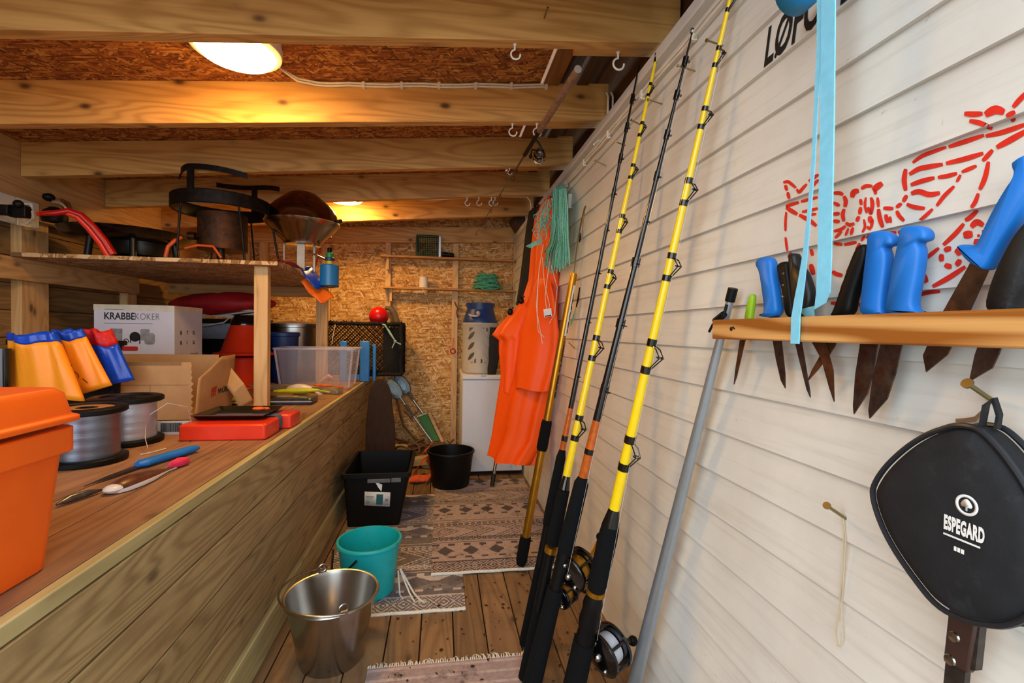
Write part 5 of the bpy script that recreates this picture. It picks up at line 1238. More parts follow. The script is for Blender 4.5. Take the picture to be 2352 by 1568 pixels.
reel(ln, 1298, 1362, ln.at(1362).y - .015, .040, .05, (.8, .55, .2), K_GOLD, t)
# thicker black rod
A = onZ(1217, 1590, FZ); B = onX(1590, 75, .664); ln = Line(A, B)
t = thing('fishing_rod', 'thicker black fishing rod with a long amber section, behind the frontmost yellow rod', 'fishing rod', A, 'fishing rods against the cream wall')
seg(ln, (965, 700, 350, 75), (20, 15, 9, 4), K_GLOSSK, 'blank', t); seg(ln, (1095, 965), (21, 20), K_ORANGEB, 'amber_section', t)
seg(ln, (1042, 1030), (22, 22), K_GLOSSK, 'binding', t); seg(ln, (1265, 1250, 1110, 1096), (34, 38, 34, 22), K_EVA, 'foregrip', t); seg(ln, (1350, 1265), (30, 32), K_BLACK, 'reel_seat', t); seg(ln, (1590, 1350), (46, 38), K_EVA, 'butt_grip', t)
for y in (145, 222, 313, 408, 510, 606, 746, 897): smallguide(ln, y, 14 if y < 700 else 20, 11 if y < 600 else 17, t)
p = ln.at(80); m = M(); m.torus(ln.at(72), wid(6, p), wid(1.6, p), gdir(ln), 14, 5); obj('tip_guide', m, K_GLOSSK, t)
reel(ln, 1326, 1306, ln.at(1306).y + .0, .058, .06, (.82, .5, .25), K_GOLD, t, gold=True)
m = M(); g = gdir(ln); m.tube([ln.at(1300) + g * .04] + [ln.at(y) + g * wid(10, ln.at(y)) for y in (897, 746, 606, 510, 408, 313, 222, 145)], .0004, 4); obj('fishing_line', m, K_NYLON, t)
# frontmost yellow rod
A = onZ(1308, 1622, FZ); B = onX(1675, 5, .660); ln = Line(A, B); ln = Line(A, ln.at(-150))
t = thing('fishing_rod', 'thick yellow fishing rod in front with a large black reel low down', 'fishing rod', A, 'fishing rods against the cream wall')
seg(ln, (1168, 800, 500, 250, 50, -150), (25, 20, 17, 13, 9.5, 6), K_YEL, 'blank', t, 16)
seg(ln, (1205, 1166), (40, 24), K_GLOSSK, 'winding_check', t, 16); seg(ln, (1352, 1340, 1230, 1205), (40, 44, 44, 40), K_EVA, 'foregrip', t, 16)
seg(ln, (1362, 1352), (44, 44), K_GOLD, 'gold_ring', t, 16); seg(ln, (1470, 1440, 1425, 1400, 1385, 1362), (44, 40, 48, 42, 46, 34), K_BLACK, 'reel_seat', t, 14); seg(ln, (1622, 1470), (52, 50), K_EVA, 'butt_grip', t, 16)
for y, dy, rc in ((6, 16, 20), (132, 17, 22), (272, 18, 26), (442, 22, 30), (614, 22, 32), (819, 27, 40), (1041, 27, 38)): roller(ln, y - dy, y + dy, rc, lerpw(y, ((-150, 6), (50, 9.5), (250, 13), (500, 17), (800, 20), (1168, 25))), t)
reel(ln, 1396, 1490, ln.at(1490).y + .01, .068, .062, (.86, .42, .2), mat('white_line_spool', '#c9ccd6', .4, .2), t)
m = M(); g = gdir(ln); m.tube([ln.at(1440) + g * .05] + [ln.at(y) + g * wid(16, ln.at(y)) for y in (1041, 819, 614, 442, 272, 132)], .0004, 4); obj('fishing_line', m, K_NYLON, t)
for v0, v1, s_ in ((1112, 1078, 'TROLLING'), (1148, 1122, '30 LB')): pass
# silver pole
A = onZ(1449, 1600, FZ); B = onX(1683, 665, .650); ln = Line(A, B)
t = thing('boat_hook_pole', 'plain silver aluminium pole leaning at the end of the knife rack', 'pole', A)
seg(ln, (1600, 1200, 790, 690), (31, 26, 19, 17), mat('dull_aluminium', '#aab4bd', .4, .75, var=.05), 'pole', t, 18); seg(ln, (692, 662), (22, 22), K_BLACK, 'end_cap', t, 16)
m = M(); p = ln.at(700); m.tube([p + Vector((-.012, -.01, 0)), ln.at(730) + Vector((-.014, -.012, 0)), ln.at(735) + Vector((-.012, .03, -.01)), ln.at(742) + Vector((-.01, .045, -.02))], .003, 6)
m.tube([ln.at(722) + Vector((-.014, -.012, 0)), ln.at(735) + Vector((-.012, .02, -.002))], .008, 8); obj('cord', m, K_BLACK, t)

# ------------------------------------------------------------------ knife rack
RX0, RX1 = .605, .628
t = thing('knife_rack', 'pine batten on the cream wall holding a row of knives', 'rack', (.64, .4, 1.16))
m = M(); m.box(RX0, RX1, -.25, .985, 1.16, 1.203); obj('rail', m, W_RACK, t, bevel=.003)
for y in (.955, .40, -.18):
    m = M(); m.box(RX1, XR - .012, y - .012, y + .012, 1.165, 1.20); obj('spacer', m, W_RACK, t)
m = M(); p = onX(1680, 755, RX0); m.lathe([(0, -.0015), (.004, -.0015), (.0045, 0)], (RX0, p.y, p.z), 12, (1, 0, 0)); m.tube([(RX0 - .001, p.y - .012, p.z), (RX0 - .001, p.y - .006, p.z + .004)], .0015, 5); obj('screw', m, mat('dark_screw', '#3a342c', .4, .7), t)
KC = lambda x, y: (1560 + x / 2.6136, 380 + y / 2.6136)
KXP = .648
def knife(name, lab, hpoly, bpoly, hm, bm, hth=.021, crop=True, rivets=0, bx=None, dx=0, steps=3):
    f = KC if crop else (lambda x, y: (x, y)); X = KXP + dx
    hp = [onX(*f(*q), X) for q in hpoly]; t = thing(name, lab, 'knife', (X, sum(p.y for p in hp) / len(hp), 1.2), 'knives in the rack')
    # round the outline
    def smooth(P):
        out = []
        for i in range(len(P)): a, b = P[i], P[(i + 1) % len(P)]; out += [a.lerp(b, .25), a.lerp(b, .75)]
        return out
    m = M(); m.pillow(smooth(smooth(hp)), (1, 0, 0), hth, min(hth * .3, .0038), steps=steps); obj('handle', m, hm, t, ang=75)
    bp = [onX(*f(*q), X) for q in bpoly]; m = M(); m.prism([p + Vector((-.0011, 0, 0)) for p in bp], (.0022, 0, 0)); obj('blade', m, bm, t)
    if rivets:
        m = M(); c = sum(hp, Vector()) / len(hp)
        for k in (-1, 0, 1): m.ball(c + Vector((-hth / 2, 0, k * .022)), .003, 8, 6)
        obj('rivets', m, K_STEEL, t)
    return t
K_LIME = mat('lime_plastic', '#93c11f', .4)
knife('fillet_knife', 'slim knife with a lime green handle, first in the rack', [(428, 772), (460, 772), (440, 905), (438, 930), (400, 930), (404, 890)], [(405, 920), (435, 920), (395, 1055), (345, 1270), (329, 1314), (338, 1230), (365, 1055)], K_LIME, K_RUST, .013)
knife('fillet_knife', 'narrow blue-handled knife beside the lime one', [(480, 575), (500, 550), (568, 545), (576, 650), (598, 780), (614, 912), (505, 912), (503, 893), (533, 878), (515, 740), (500, 640), (478, 605)], [(540, 905), (600, 905), (616, 1062), (636, 1250), (638, 1338), (612, 1290), (582, 1160)], K_BLUE, K_BLADE)
knife('fillet_knife', 'black-handled knife directly left of the blue strap', [(605, 590), (655, 570), (672, 600), (690, 760), (712, 912), (655, 912), (640, 760), (612, 660)], [(662, 905), (708, 905), (738, 1075), (786, 1360), (788, 1392), (766, 1340), (718, 1150)], K_BLACK, K_BLADE, rivets=1, dx=.004)
knife('fillet_knife', 'broad black-handled knife spotted with white, behind the blue strap', [(672, 545), (690, 525), (712, 528), (724, 600), (762, 625), (795, 720), (809, 790), (790, 870), (765, 912), (700, 912), (690, 720)], [(712, 905), (770, 905), (885, 1080), (925, 1230), (931, 1418), (902, 1330), (855, 1160)], mat('spotted_black', '#141416', .4, dirt='#8a8a88', dirtamt=.72), K_RUST, dx=-.004)
knife('fillet_knife', 'black-handled knife leaning towards the blue handles', [(1100, 472), (1152, 474), (1142, 560), (1092, 700), (1062, 790), (1042, 912), (920, 912), (950, 860), (990, 740), (1040, 600), (1072, 520)], [(935, 905), (1000, 905), (935, 1085), (900, 1140), (830, 1230), (770, 1295), (800, 1225), (860, 1120)], K_BLACK, K_RUST, dx=.002)
knife('butcher_knife', 'blue-handled butcher knife, first of the pair with broad blades', [(1152, 425), (1180, 394), (1255, 390), (1306, 430), (1309, 480), (1248, 492), (1270, 525), (1262, 640), (1242, 780), (1236, 862), (1255, 902), (1100, 905), (1113, 800), (1130, 640), (1148, 500)], [(1105, 900), (1225, 900), (1186, 1100), (1166, 1250), (1130, 1370), (1050, 1492), (1046, 1440), (1060, 1250), (1085, 1095)], K_BLUE, K_BLADE)
knife('butcher_knife', 'blue-handled butcher knife, second of the pair with broad blades', [(1345, 392), (1370, 360), (1470, 360), (1516, 400), (1510, 452), (1452, 464), (1475, 502), (1460, 640), (1430, 780), (1424, 850), (1462, 885), (1455, 900), (1255, 904), (1275, 780), (1300, 620), (1335, 470)], [(1262, 895), (1400, 895), (1332, 1105), (1300, 1250), (1250, 1400), (1145, 1518), (1138, 1470), (1163, 1280), (1205, 1100)], K_BLUE, K_BLADE)
knife('butcher_knife', 'large blue-handled knife tilted with its rusty blade above the rack', [(2209, 570), (2216, 560), (2245, 564), (2259, 558), (2279, 510), (2317, 441), (2345, 403), (2333, 379), (2352, 362), (2385, 350), (2398, 420), (2350, 500), (2297, 578), (2276, 622), (2262, 618), (2231, 600)], [(2233, 598), (2272, 618), (2218, 735), (2176, 815), (2128, 854), (2121, 816), (2160, 728)], K_BLUE, mat('rust_spotted_blade', '#57463a', .4, .8, var=.45, vs=30, dirt='#a5692a', dirtamt=.56), .026, crop=False)
tk = knife('butcher_knife', 'black-handled knife at the right end of the rack above the black bag', [(2270, 722), (2290, 640), (2330, 560), (2356, 522), (2400, 480), (2425, 520), (2385, 640), (2345, 692), (2338, 722)], [(2275, 715), (2330, 715), (2294, 815), (2280, 845), (2227, 876), (2240, 815)], mat('ridged_black', '#17191a', .6, bump=.4, bs=120), K_BLADE, .026, crop=False)
m = M(); m.tube([onX(2272, 718, KXP - .012), onX(2340, 719, KXP - .012)], .0022, 6); obj('green_edge', m, mat('olive_green', '#3d5a24', .5), tk)
# light blue strap hanging over the rack
K_STRAP = mat('light_blue_webbing', '#86d8f8', .65, var=.06, vs=60, bump=.25, bs=900)
t = thing('webbing_strap', 'light blue webbing strap hanging down over the knife rack', 'strap', onX(1895, 700, .6))
def path(P, X): return [onX(x, y, Xv) for (x, y), Xv in zip(P, X)]
pw = path([(1905, -120), (1903, 0), (1902, 120), (1900, 300), (1897, 450), (1894, 600), (1891, 672), (1884, 702), (1868, 719), (1846, 722)], [.60] * 5 + [.595, .595, .6, .612, .625])
m = M(); m.ribbon(pw, [Vector((0, -wid(39, p), 0)) for p in pw[:7]] + [Vector((0, -.024, .01)), Vector((-.010, -.004, .022)), Vector((-.012, .006, .016))], .0022); obj('wide_band', m, K_STRAP, t, ang=60)
pn = path([(1886, -120), (1887, 10), (1884, 100), (1876, 220), (1868, 380), (1858, 500), (1850, 580), (1842, 640), (1834, 690), (1828, 728), (1827, 760), (1826, 789)], [.602] * 9 + [.5995, .5995, .5995])
wn = [26, 24, 18, 12, 10, 10, 14, 20, 25, 26, 26, 25]
m = M(); m.ribbon(pn, [Vector((0, -wid(k, p), 0)) for k, p in zip(wn, pn)], .002); obj('narrow_band', m, K_STRAP, t, ang=60)
m = M(); a = onX(1826, 8, .63); b = onX(1884, -20, .63)
L = []
for k in range(13):
    q = PI * k / 12 + PI; L.append([Vector((.625 + .035 * math.cos(q), y, a.z + .0 + .035 * math.sin(q) + .012)) for y in (a.y, b.y)])
m.loft(L, False, False); obj('blue_roll', m, mat('bright_blue_webbing', '#0f8fd6', .5), t, ang=80, solid=.003)
m = M(); m.box(.59, wallx(2.0) + .005, pw[0].y - .03, pw[0].y - .022, pw[0].z - .002, pw[0].z + .004); obj('peg', m, K_BRASS, t)

# ------------------------------------------------------------------ pan bag
PX = .618; C2 = lambda x, y, X=PX: onX(x, y, X)
t = thing('pan_bag', 'black padded pan bag with white print hanging on the cream wall', 'bag', C2(2250, 1300))
op = [(2200, 982), (2223, 976), (2251, 977), (2279, 984), (2316, 1017), (2352, 1060), (2400, 1130), (2440, 1230), (2452, 1330), (2420, 1400), (2352, 1436), (2290, 1432), (2240, 1420), (2180, 1390), (2130, 1330), (2080, 1260), (2048, 1200), (2029, 1140), (2032, 1112), (2060, 1070), (2110, 1025), (2160, 995)]
PO = [C2(*q) for q in op]
def smooth2(P):
    out = []
    for i in range(len(P)): a, b = P[i], P[(i + 1) % len(P)]; out += [a.lerp(b, .25), a.lerp(b, .75)]
    return out
PO = smooth2(smooth2(PO)); K_BAG = mat('black_canvas', '#17191d', .8, var=.25, vs=30, bump=.3, bs=700, dirt='#33363b', dirtamt=.58)
m = M(); m.pillow(PO, (1, 0, 0), .052, .022, steps=4); obj('cover', m, K_BAG, t, ang=70)
m = M(); m.tube([p + Vector((-.018, 0, 0)) for p in PO], .0035, 8, closed=True); m.tube([p + Vector((.018, 0, 0)) for p in PO], .0035, 8, closed=True); obj('piping', m, mat('black_piping', '#22252a', .35), t)
FX = PX - .0268
m = M(); a = C2(2255, 985, PX); b = C2(2265, 930, PX); c = C2(2283, 920, .645); d_ = C2(2290, 985, PX)
m.ribbon([a, b, c + Vector((0, 0, .003)), (c + d_) / 2 + Vector((0, -.004, 0)), d_], Vector((.012, .004, 0)), .003); obj('hanging_loop', m, K_BAG, t)
m = M(); lc = C2(2220, 1160, FX); R_ = wid(26, lc) * 1.35
rr_ = abs((C2(2220, 1136, FX) - C2(2220, 1184, FX)).z) / 2
m.lathe([(rr_ * .74, 0), (rr_, 0)], lc, 32, (1, 0, 0)); obj('logo_ring', m, K_INK, t, solid=.0008)
m = M(); U = lambda u, v: lc + Vector((0, -u * rr_, v * rr_))
m.add([U(*q) for q in ((-.08, -.55), (.08, -.55), (.08, -.2), (.42, -.2), (.5, .02), (.36, .3), (.18, .52), (0, .6), (-.18, .52), (-.36, .3), (-.5, .02), (-.42, -.2), (-.08, -.2))], [tuple(range(13))]); obj('logo_tree', m, K_INK, t, solid=.0008)
ba = C2(2168, 1213, FX); bb_ = C2(2262, 1235, FX); fitw = abs(ba.y - bb_.y); hz = C2(2168, 1180, FX).z - ba.z
bz = C2(2170, 1212, FX).z
m = text_m('ESPEGARD', hz * 1.32, (FX, ba.y, bz), (0, -1, 0), (0, 0, 1), bold=.0012, spacing=1.12, fit=fitw, th=.0004); obj('lettering', m, K_INK, t)
z1 = C2(2168, 1222, FX).z; m = M(); m.box(FX - .0006, FX, bb_.y + .004, ba.y, z1 - .0035 + .0015, z1); obj('underline', m, K_INK, t)
m = M(); y = ba.y - .012; z2 = z1 - .011
while y > bb_.y + .02: k = rnd.choice((.003, .004, .0025)); m.box(FX - .0006, FX, y - k, y, z2 - .005, z2); y -= k + rnd.choice((.0012, .0012, .004))
obj('small_print', m, K_INK, t)
m = M(); hp = [C2(*q, .628) for q in ((2180, 1370), (2246, 1412), (2222, 1548), (2164, 1518))]; m.prism(hp, (.012, 0, 0)); obj('handle_sleeve', m, mat('dark_brown_leather', '#3c2822', .5, var=.2), t, bevel=.003)
m = M(); hp = [C2(*q, .631) for q in ((2236, 1425), (2252, 1425), (2240, 1540), (2226, 1538))]; m.prism(hp, (.01, 0, 0)); m.prism([C2(*q, .631) for q in ((2172, 1515), (2218, 1540), (2205, 1660), (2160, 1640))], (.008, 0, 0)); obj('steel_handle', m, mat('blackened_steel', '#4a433f', .45, .7, var=.4, vs=40), t)
for q in ((2191, 1462), (2182, 1515)):
    c = C2(*q, .628); m = M(); m.lathe([(0, -.003), (.006, -.002), (.007, .0)], c, 14, (1, 0, 0)); obj('rivet', m, K_STEEL, t)
# screws with string
def wscrew(hx, hy, bx, by, lab, out, r=.0028):
    z = onX(bx, by, .68).z; b = onX(bx, by, wallx(z)); h = onX(hx, hy, wallx(z) - out); nail(b, h, r, lab, 'screw', 2.2, 'long screws in the cream wall'); return b, h
b1, h1 = wscrew(2220, 879, 2283, 922, 'long screw in the cream wall carrying the black bag', .045, .003)
b2, h2 = wscrew(1898, 1160, 1942, 1190, 'long screw in the cream wall carrying a loop of thin string', .05)
m = M(); q = b2.lerp(h2, .12)
P_ = lambda x, y: onX(x, y, XR - LIP - .003)
m.tube([q, P_(1938, 1230), P_(1934, 1330), P_(1926, 1400), P_(1916, 1450), P_(1922, 1482), P_(1931, 1484), P_(1936, 1465), P_(1932, 1420), P_(1937, 1330), P_(1943, 1240), q], .0009, 5)
tag(obj('string_loop', m, mat('beige_string', '#c5b592', .8)), 'thin loop of beige string hanging from a screw low on the wall', 'string')
m = M(); q = b1.lerp(h1, .1)
for k in range(3): m.tube([q, P_(2262, 938 + 3 * k), P_(2240, 958 + 4 * k), P_(2215, 962 + 3 * k), P_(2196, 963 + 2 * k)], .0012, 5)
tag(obj('string_tail', m, mat('brown_string', '#8f6f52', .9)), 'frayed brown string tail hanging from the screw above the bag', 'string')
# small lures and line on the wall
for (pts, cl, lab) in (([(1334, 660), (1330, 690), (1326, 705)], K_BLACK, 'slim black and teal lure hung on the wall beside the gold pole'), ([(1336, 535), (1335, 550), (1334, 556)], K_BLACK, 'tiny black lure hung near the gaff hook')):
    m = M(); q = [P_(*p) + Vector((-.006, 0, 0)) for p in pts]; t = thing('hanging_lure', lab, 'lure', q[-1]); m.tube(q, [.003, .005, .003], 8); obj('body', m, cl, t)
    if len(lab) > 55:
        m = M()
        for k in range(4): m.tube([q[-1], P_(1322 - k, 725) + Vector((-.006, 0, 0)), P_(1318 - 2 * k, 742 + 2 * k) + Vector((-.006, 0, 0))], .0014, 5)
        obj('tail', m, K_ROPET, t)
    m = M(); m.tube([P_(pts[0][0] + 2, pts[0][1] - 70), q[0]], .0006, 4); obj('trace', m, K_NYLON, t)
m = M(); m.box(wallx(1.9) - .02, wallx(1.9) + .005, 2.47, 2.535, 1.838, 1.913); tag(obj('junction_box', m, K_WHITE, bevel=.002), 'small white junction box on the wall beside the twine hank', 'box')

# ------------------------------------------------------------------ twine hank and orange coat
m = M()
for k in range(150):
    u = rnd.random(); X = rnd.uniform(.595, .655); a = rnd.uniform(-.5, .5)
    xb = 1242 + 66 * u + rnd.uniform(-3, 3); yb = 585 + 34 * math.sin(PI * (.25 + .6 * u)) + rnd.uniform(-14, 10)
    P1 = [(1272 + 28 * u, 436 + rnd.uniform(-4, 4)), (1269 + 35 * u, 470), (1268 + 37 * u + rnd.uniform(-2, 2), 520), (1262 + 44 * u, 556), (xb * .6 + (1258 + 50 * u) * .4, 580), (xb, yb)]
    q = [onX(x, y, X - .006 * math.sin(i)) for i, (x, y) in enumerate(P1)]
    m.tube(q, .0023, 4)
for k in range(9): m.tube([onX(1270 + 4 * k, 445, .62), onX(1275 + 3 * k, 428, .63), onX(1282 + 2 * k, 424, .65)], .0025, 4)
th = tag(obj('twine_hank', m, K_ROPET, ang=80), 'thick hank of teal nylon twine hanging high on the wall', 'twine')
m = M(); m.tube([onX(1301, 440, .64), onX(1299, 418, .655), onX(1303, 412, XR)], .002, 5); b = onX(1303, 412, XR - .012); tag(obj('twine_hanger', m, K_ROPEW), 'white cord tying the teal hank to the wall', 'cord')
m = M()
for k in range(34):
    x0, y0 = rnd.uniform(1252, 1272), rnd.uniform(455, 520); x1, y1 = rnd.uniform(1228, 1258), rnd.uniform(500, 562); Y = rnd.uniform(2.5, 2.62)
    q = [onY(x0, y0, Y), onY((x0 + x1) / 2 + rnd.uniform(-10, 10), (y0 + y1) / 2 + rnd.uniform(-18, 10), Y), onY(x1 + rnd.uniform(-8, 8), y1 - 12, Y), onY(x1, y1, Y)]
    m.tube(q, .0016, 4)
for k in range(5): m.tube([onY(1245, 548 + 3 * k, 2.55), onY(1228, 555 + 2 * k, 2.55), onY(1208 + 3 * k, 566 + k, 2.56)], .0022, 4)
tag(obj('tangled_twine', m, K_ROPET), 'loose tangle of teal twine between the hank and the coat', 'twine')
m = M()
for P1 in ([(1248, 560), (1238, 620), (1232, 700), (1236, 760), (1250, 775)], [(1262, 600), (1252, 680), (1256, 716)], [(1266, 610), (1280, 660), (1274, 720), (1262, 742)], [(1246, 590), (1250, 650), (1262, 700), (1260, 715)], [(1236, 640), (1234, 720), (1246, 790)]):
    m.tube([onY(x, y, 2.56) for x, y in P1], .0018, 5)
tag(obj('white_strings', m, K_ROPEW), 'thin white strings hanging over the orange coat', 'string')
t = thing('price_tag', 'small white tag on a string in front of the orange coat', 'tag', onY(1258, 718, 2.55))
m = M(); p = onY(1258, 718, 2.55); m.obox(p, (.022, 0, .004), (0, .0015, 0), (-.003, 0, .022)); obj('card', m, mat('tag_white', '#e4dfdc', .6), t)
m = M(); m.obox(p + Vector((.002, -.002, -.017)), (.018, 0, .003), (0, .0004, 0), (0, 0, .003)); obj('print', m, K_INKB, t)
def garment(rows, nm, cl, t, YL, XW, dep_, ph=0, fold=6, amp=.014, cap=True, shift=0):
    m = M(); L = []; N = 56
    # refine the rows
    R = []
    for (y0, a0, b0), (y1, a1, b1) in zip(rows, rows[1:]):
        for k in range(4): u = k / 4; R.append((y0 + (y1 - y0) * u, a0 + (a1 - a0) * u, b0 + (b1 - b0) * u))
    R.append(rows[-1])
    for i, (y, xl, xr) in enumerate(R):
        u = i / (len(R) - 1); Lp = onY(xl, y, YL); Rp = onY(xr, y, XW)
        z = (Lp.z + Rp.z) / 2; c = (Lp + Rp) / 2; h = (Rp - Lp) / 2; h.z = 0; c.z = z
        n_ = Vector((h.y, -h.x, 0)); n_ = n_.normalized() if n_.length > 1e-6 else Vector((0, -1, 0))
        if n_.y > 0: n_ = -n_
        q = []
        for k in range(N):
            a = 2 * PI * k / N; s = math.sin(a); d = dep_ * (.15 + .85 * u ** .5)
            f = amp * (.3 + .9 * u) * (1.9 * abs(math.sin(fold * a / 2 * 1.0 + ph + .35 * math.sin(2.6 * u + ph))) ** .8 - 1.1 + .35 * math.sin((fold * 2 + 1) * a + 2 * ph + .5 * u))
            dz = .012 * math.sin(3 * a + ph) * u if i == len(R) - 1 else 0
            q.append(c + h * math.cos(a) * (1 - .06 * abs(s)) + n_ * (s * d + f * (.4 + .6 * abs(s))) + Vector((0, 0, dz * .5)))
        L.append(q)
    m.loft(L, True, cap); return obj(nm, m, cl, t, ang=80)
t = thing('oilskin_coat', 'bright orange oilskin coat hanging from the wall in the back corner', 'coat', onY(1200, 1055, 3.0))
garment([(466, 1240, 1262), (500, 1232, 1270), (560, 1226, 1278), (640, 1220, 1280), (700, 1200, 1280), (760, 1178, 1280), (820, 1158, 1280), (880, 1150, 1272), (940, 1143, 1256), (1000, 1136, 1244), (1054, 1130, 1212)], 'body', K_COAT, t, 3.0, 2.70, .085, 0, 6, .020)
garment([(684, 1204, 1232), (720, 1172, 1228), (752, 1142, 1224), (770, 1130, 1222), (782, 1146, 1222), (810, 1146, 1218), (850, 1150, 1212), (900, 1152, 1206)], 'side_panel', K_COAT, t, 2.96, 2.86, .05, 1.3, 4, .012)
garment([(640, 1226, 1262), (700, 1212, 1276), (760, 1196, 1284), (800, 1190, 1285), (850, 1184, 1277), (893, 1184, 1264)], 'sleeve', K_COAT, t, 2.80, 2.60, .055, 2.1, 3, .010, cap=False)
m = M(); a, b = onY(1190, 886, 2.79), onY(1258, 886, 2.62); c = (a + b) / 2; h = (b - a) / 2
m.add([c + h * math.cos(q) * .98 + Vector((0, .055 * math.sin(q), .008 * math.sin(q))) for q in [2 * PI * k / 24 for k in range(24)]], [tuple(range(24))]); obj('cuff_lining', m, mat('pink_lining', '#f2a08c', .7), t)
garment([(860, 1218, 1268), (920, 1214, 1262), (980, 1210, 1256), (1030, 1205, 1246), (1061, 1202, 1236)], 'tail', K_COAT, t, 2.90, 2.72, .05, .7, 4, .012)
for q in ((1197, 690), (1172, 716)):
    m = M(); p = onY(*q, 2.90); m.ball(p, .018, 10, 6, (1, .6, 1.2)); m.tube([p, p + Vector((.02, 0, .03))], .004, 6); obj('toggle', m, K_BLACK, t)
m = M(); m.tube([onY(1252, 470, 2.9), onY(1258, 455, 2.9), Vector((XR, 2.9, 2.02))], .004, 6); obj('hanger_loop', m, K_BLACK, t)
t = thing('black_jacket', 'black jacket hanging behind the orange coat', 'jacket', onY(1215, 690, 3.25))
garment([(478, 1216, 1240), (530, 1210, 1246), (600, 1203, 1246), (650, 1198, 1240), (700, 1192, 1230)], 'body', mat('black_fabric', '#0e0e10', .8, var=.4), t, 3.25, 3.05, .06, .4, 5, .014)
m = M(); m.tube([onY(1228, 560, 3.13), onY(1215, 630, 3.13), onY(1206, 690, 3.13)], .006, 6); obj('ochre_strap', m, mat('ochre_cord', '#8f6a2a', .7), t)
m = M(); m.tube([onY(1224, 480, 3.2), onY(1235, 468, 3.2), Vector((XR, 3.2, 2.0))], .004, 6); obj('hanger_loop', m, K_BLACK, t)
# pole under the coat
A = onZ(1130, 1117, .012); B = onY(1150, 990, 3.62); B = A + (B - A) * 1.0; ln = Line(A, B)
t = thing('boat_pole', 'black-tipped metal pole standing under the hem of the orange coat', 'pole', A)
seg(ln, (1090, 930), (8, 7), K_STEEL, 'shaft', t); seg(ln, (1116, 1088), (10, 11), K_RUBBER, 'foot', t)

# ------------------------------------------------------------------ rod hung under the beams
rA = onZ(1327, 160, 2.075); rB = onY(1090, 541, 4.34); ln = Line(rA, rB)
def at2(x):
    lo, hi = 0., 1.
    for _ in range(40):
        k = (lo + hi) / 2
        if prj(rA.lerp(rB, k))[0] > x: lo = k
        else: hi = k
    return rA.lerp(rB, lo)
t = thing('spinning_rod', 'fishing rod with a long cork handle hanging under the ceiling beams', 'fishing rod', rA)
K_CORK = mat('worn_cork', '#8c6c54', .85, var=.3, vs=60, bump=.5, bs=200, dirt='#4e3728', dirtamt=.52)
m = M(); p = at2(1240); m.tube([rA, rA.lerp(p, .1), rA.lerp(p, .6), p], [.013, .0145, .014, .013], 16); obj('cork_grip', m, K_CORK, t)
m = M(); d = (rA - rB).normalized(); m.tube([rA, rA + d * .004], .0135, 16); obj('end_cap', m, mat('grey_cork_end', '#a3958a', .8), t)
m = M(); m.tube([at2(1242), at2(1205)], .010, 12); obj('reel_seat', m, K_BLACK, t)
m = M(); m.tube([at2(1206), at2(1160), at2(1090)], [.0055, .004, .0018], 8); obj('blank', m, K_GLOSSK, t)
rc = onY(1243, 347, 2.36); m = M(); m.tube([at2(1228), (at2(1228) + rc) / 2 + Vector((.01, 0, 0)), rc], [.007, .006, .010], 8); m.ball(rc + Vector((-.005, .01, -.005)), .024, 14, 10, (1, 1.2, 1)); rl = obj('reel', m, mat('dark_chrome', '#7a7672', .2, .9), t)
m = M(); m.lathe([(0, -.02), (.030, -.02), (.033, -.012), (.026, -.008), (.026, .014), (.032, .018), (.03, .024), (0, .026)], rc + Vector((.0, .05, -.01)), 28, (.1, 1, -.12)); obj('spool', m, mat('chrome_spool', '#b9b6b0', .15, 1), rl)
m = M(); q = rc + Vector((0, .055, -.01)); m.torus(q, .040, .0022, (1, .2, .2), 24, 6, arc=(2.2, 5.6)); obj('bail', m, K_CHROME, rl)
m = M(); m.tube([rc, rc + Vector((-.05, -.01, .0)), rc + Vector((-.055, -.012, -.03))], .004, 6); m.ball(rc + Vector((-.056, -.013, -.036)), .010, 10, 6); obj('crank', m, K_BLACK, rl)
for x in (1178, 1150, 1128, 1108, 1095):
    p = at2(x); m = M(); r_ = .012 if x > 1170 else .007; m.tube([p, p + Vector((0, 0, -.014))], .0012, 5); m.torus(p + Vector((0, 0, -.014 - r_)), r_, .0012, d, 16, 5); obj('line_guide', m, K_WIRE, t)

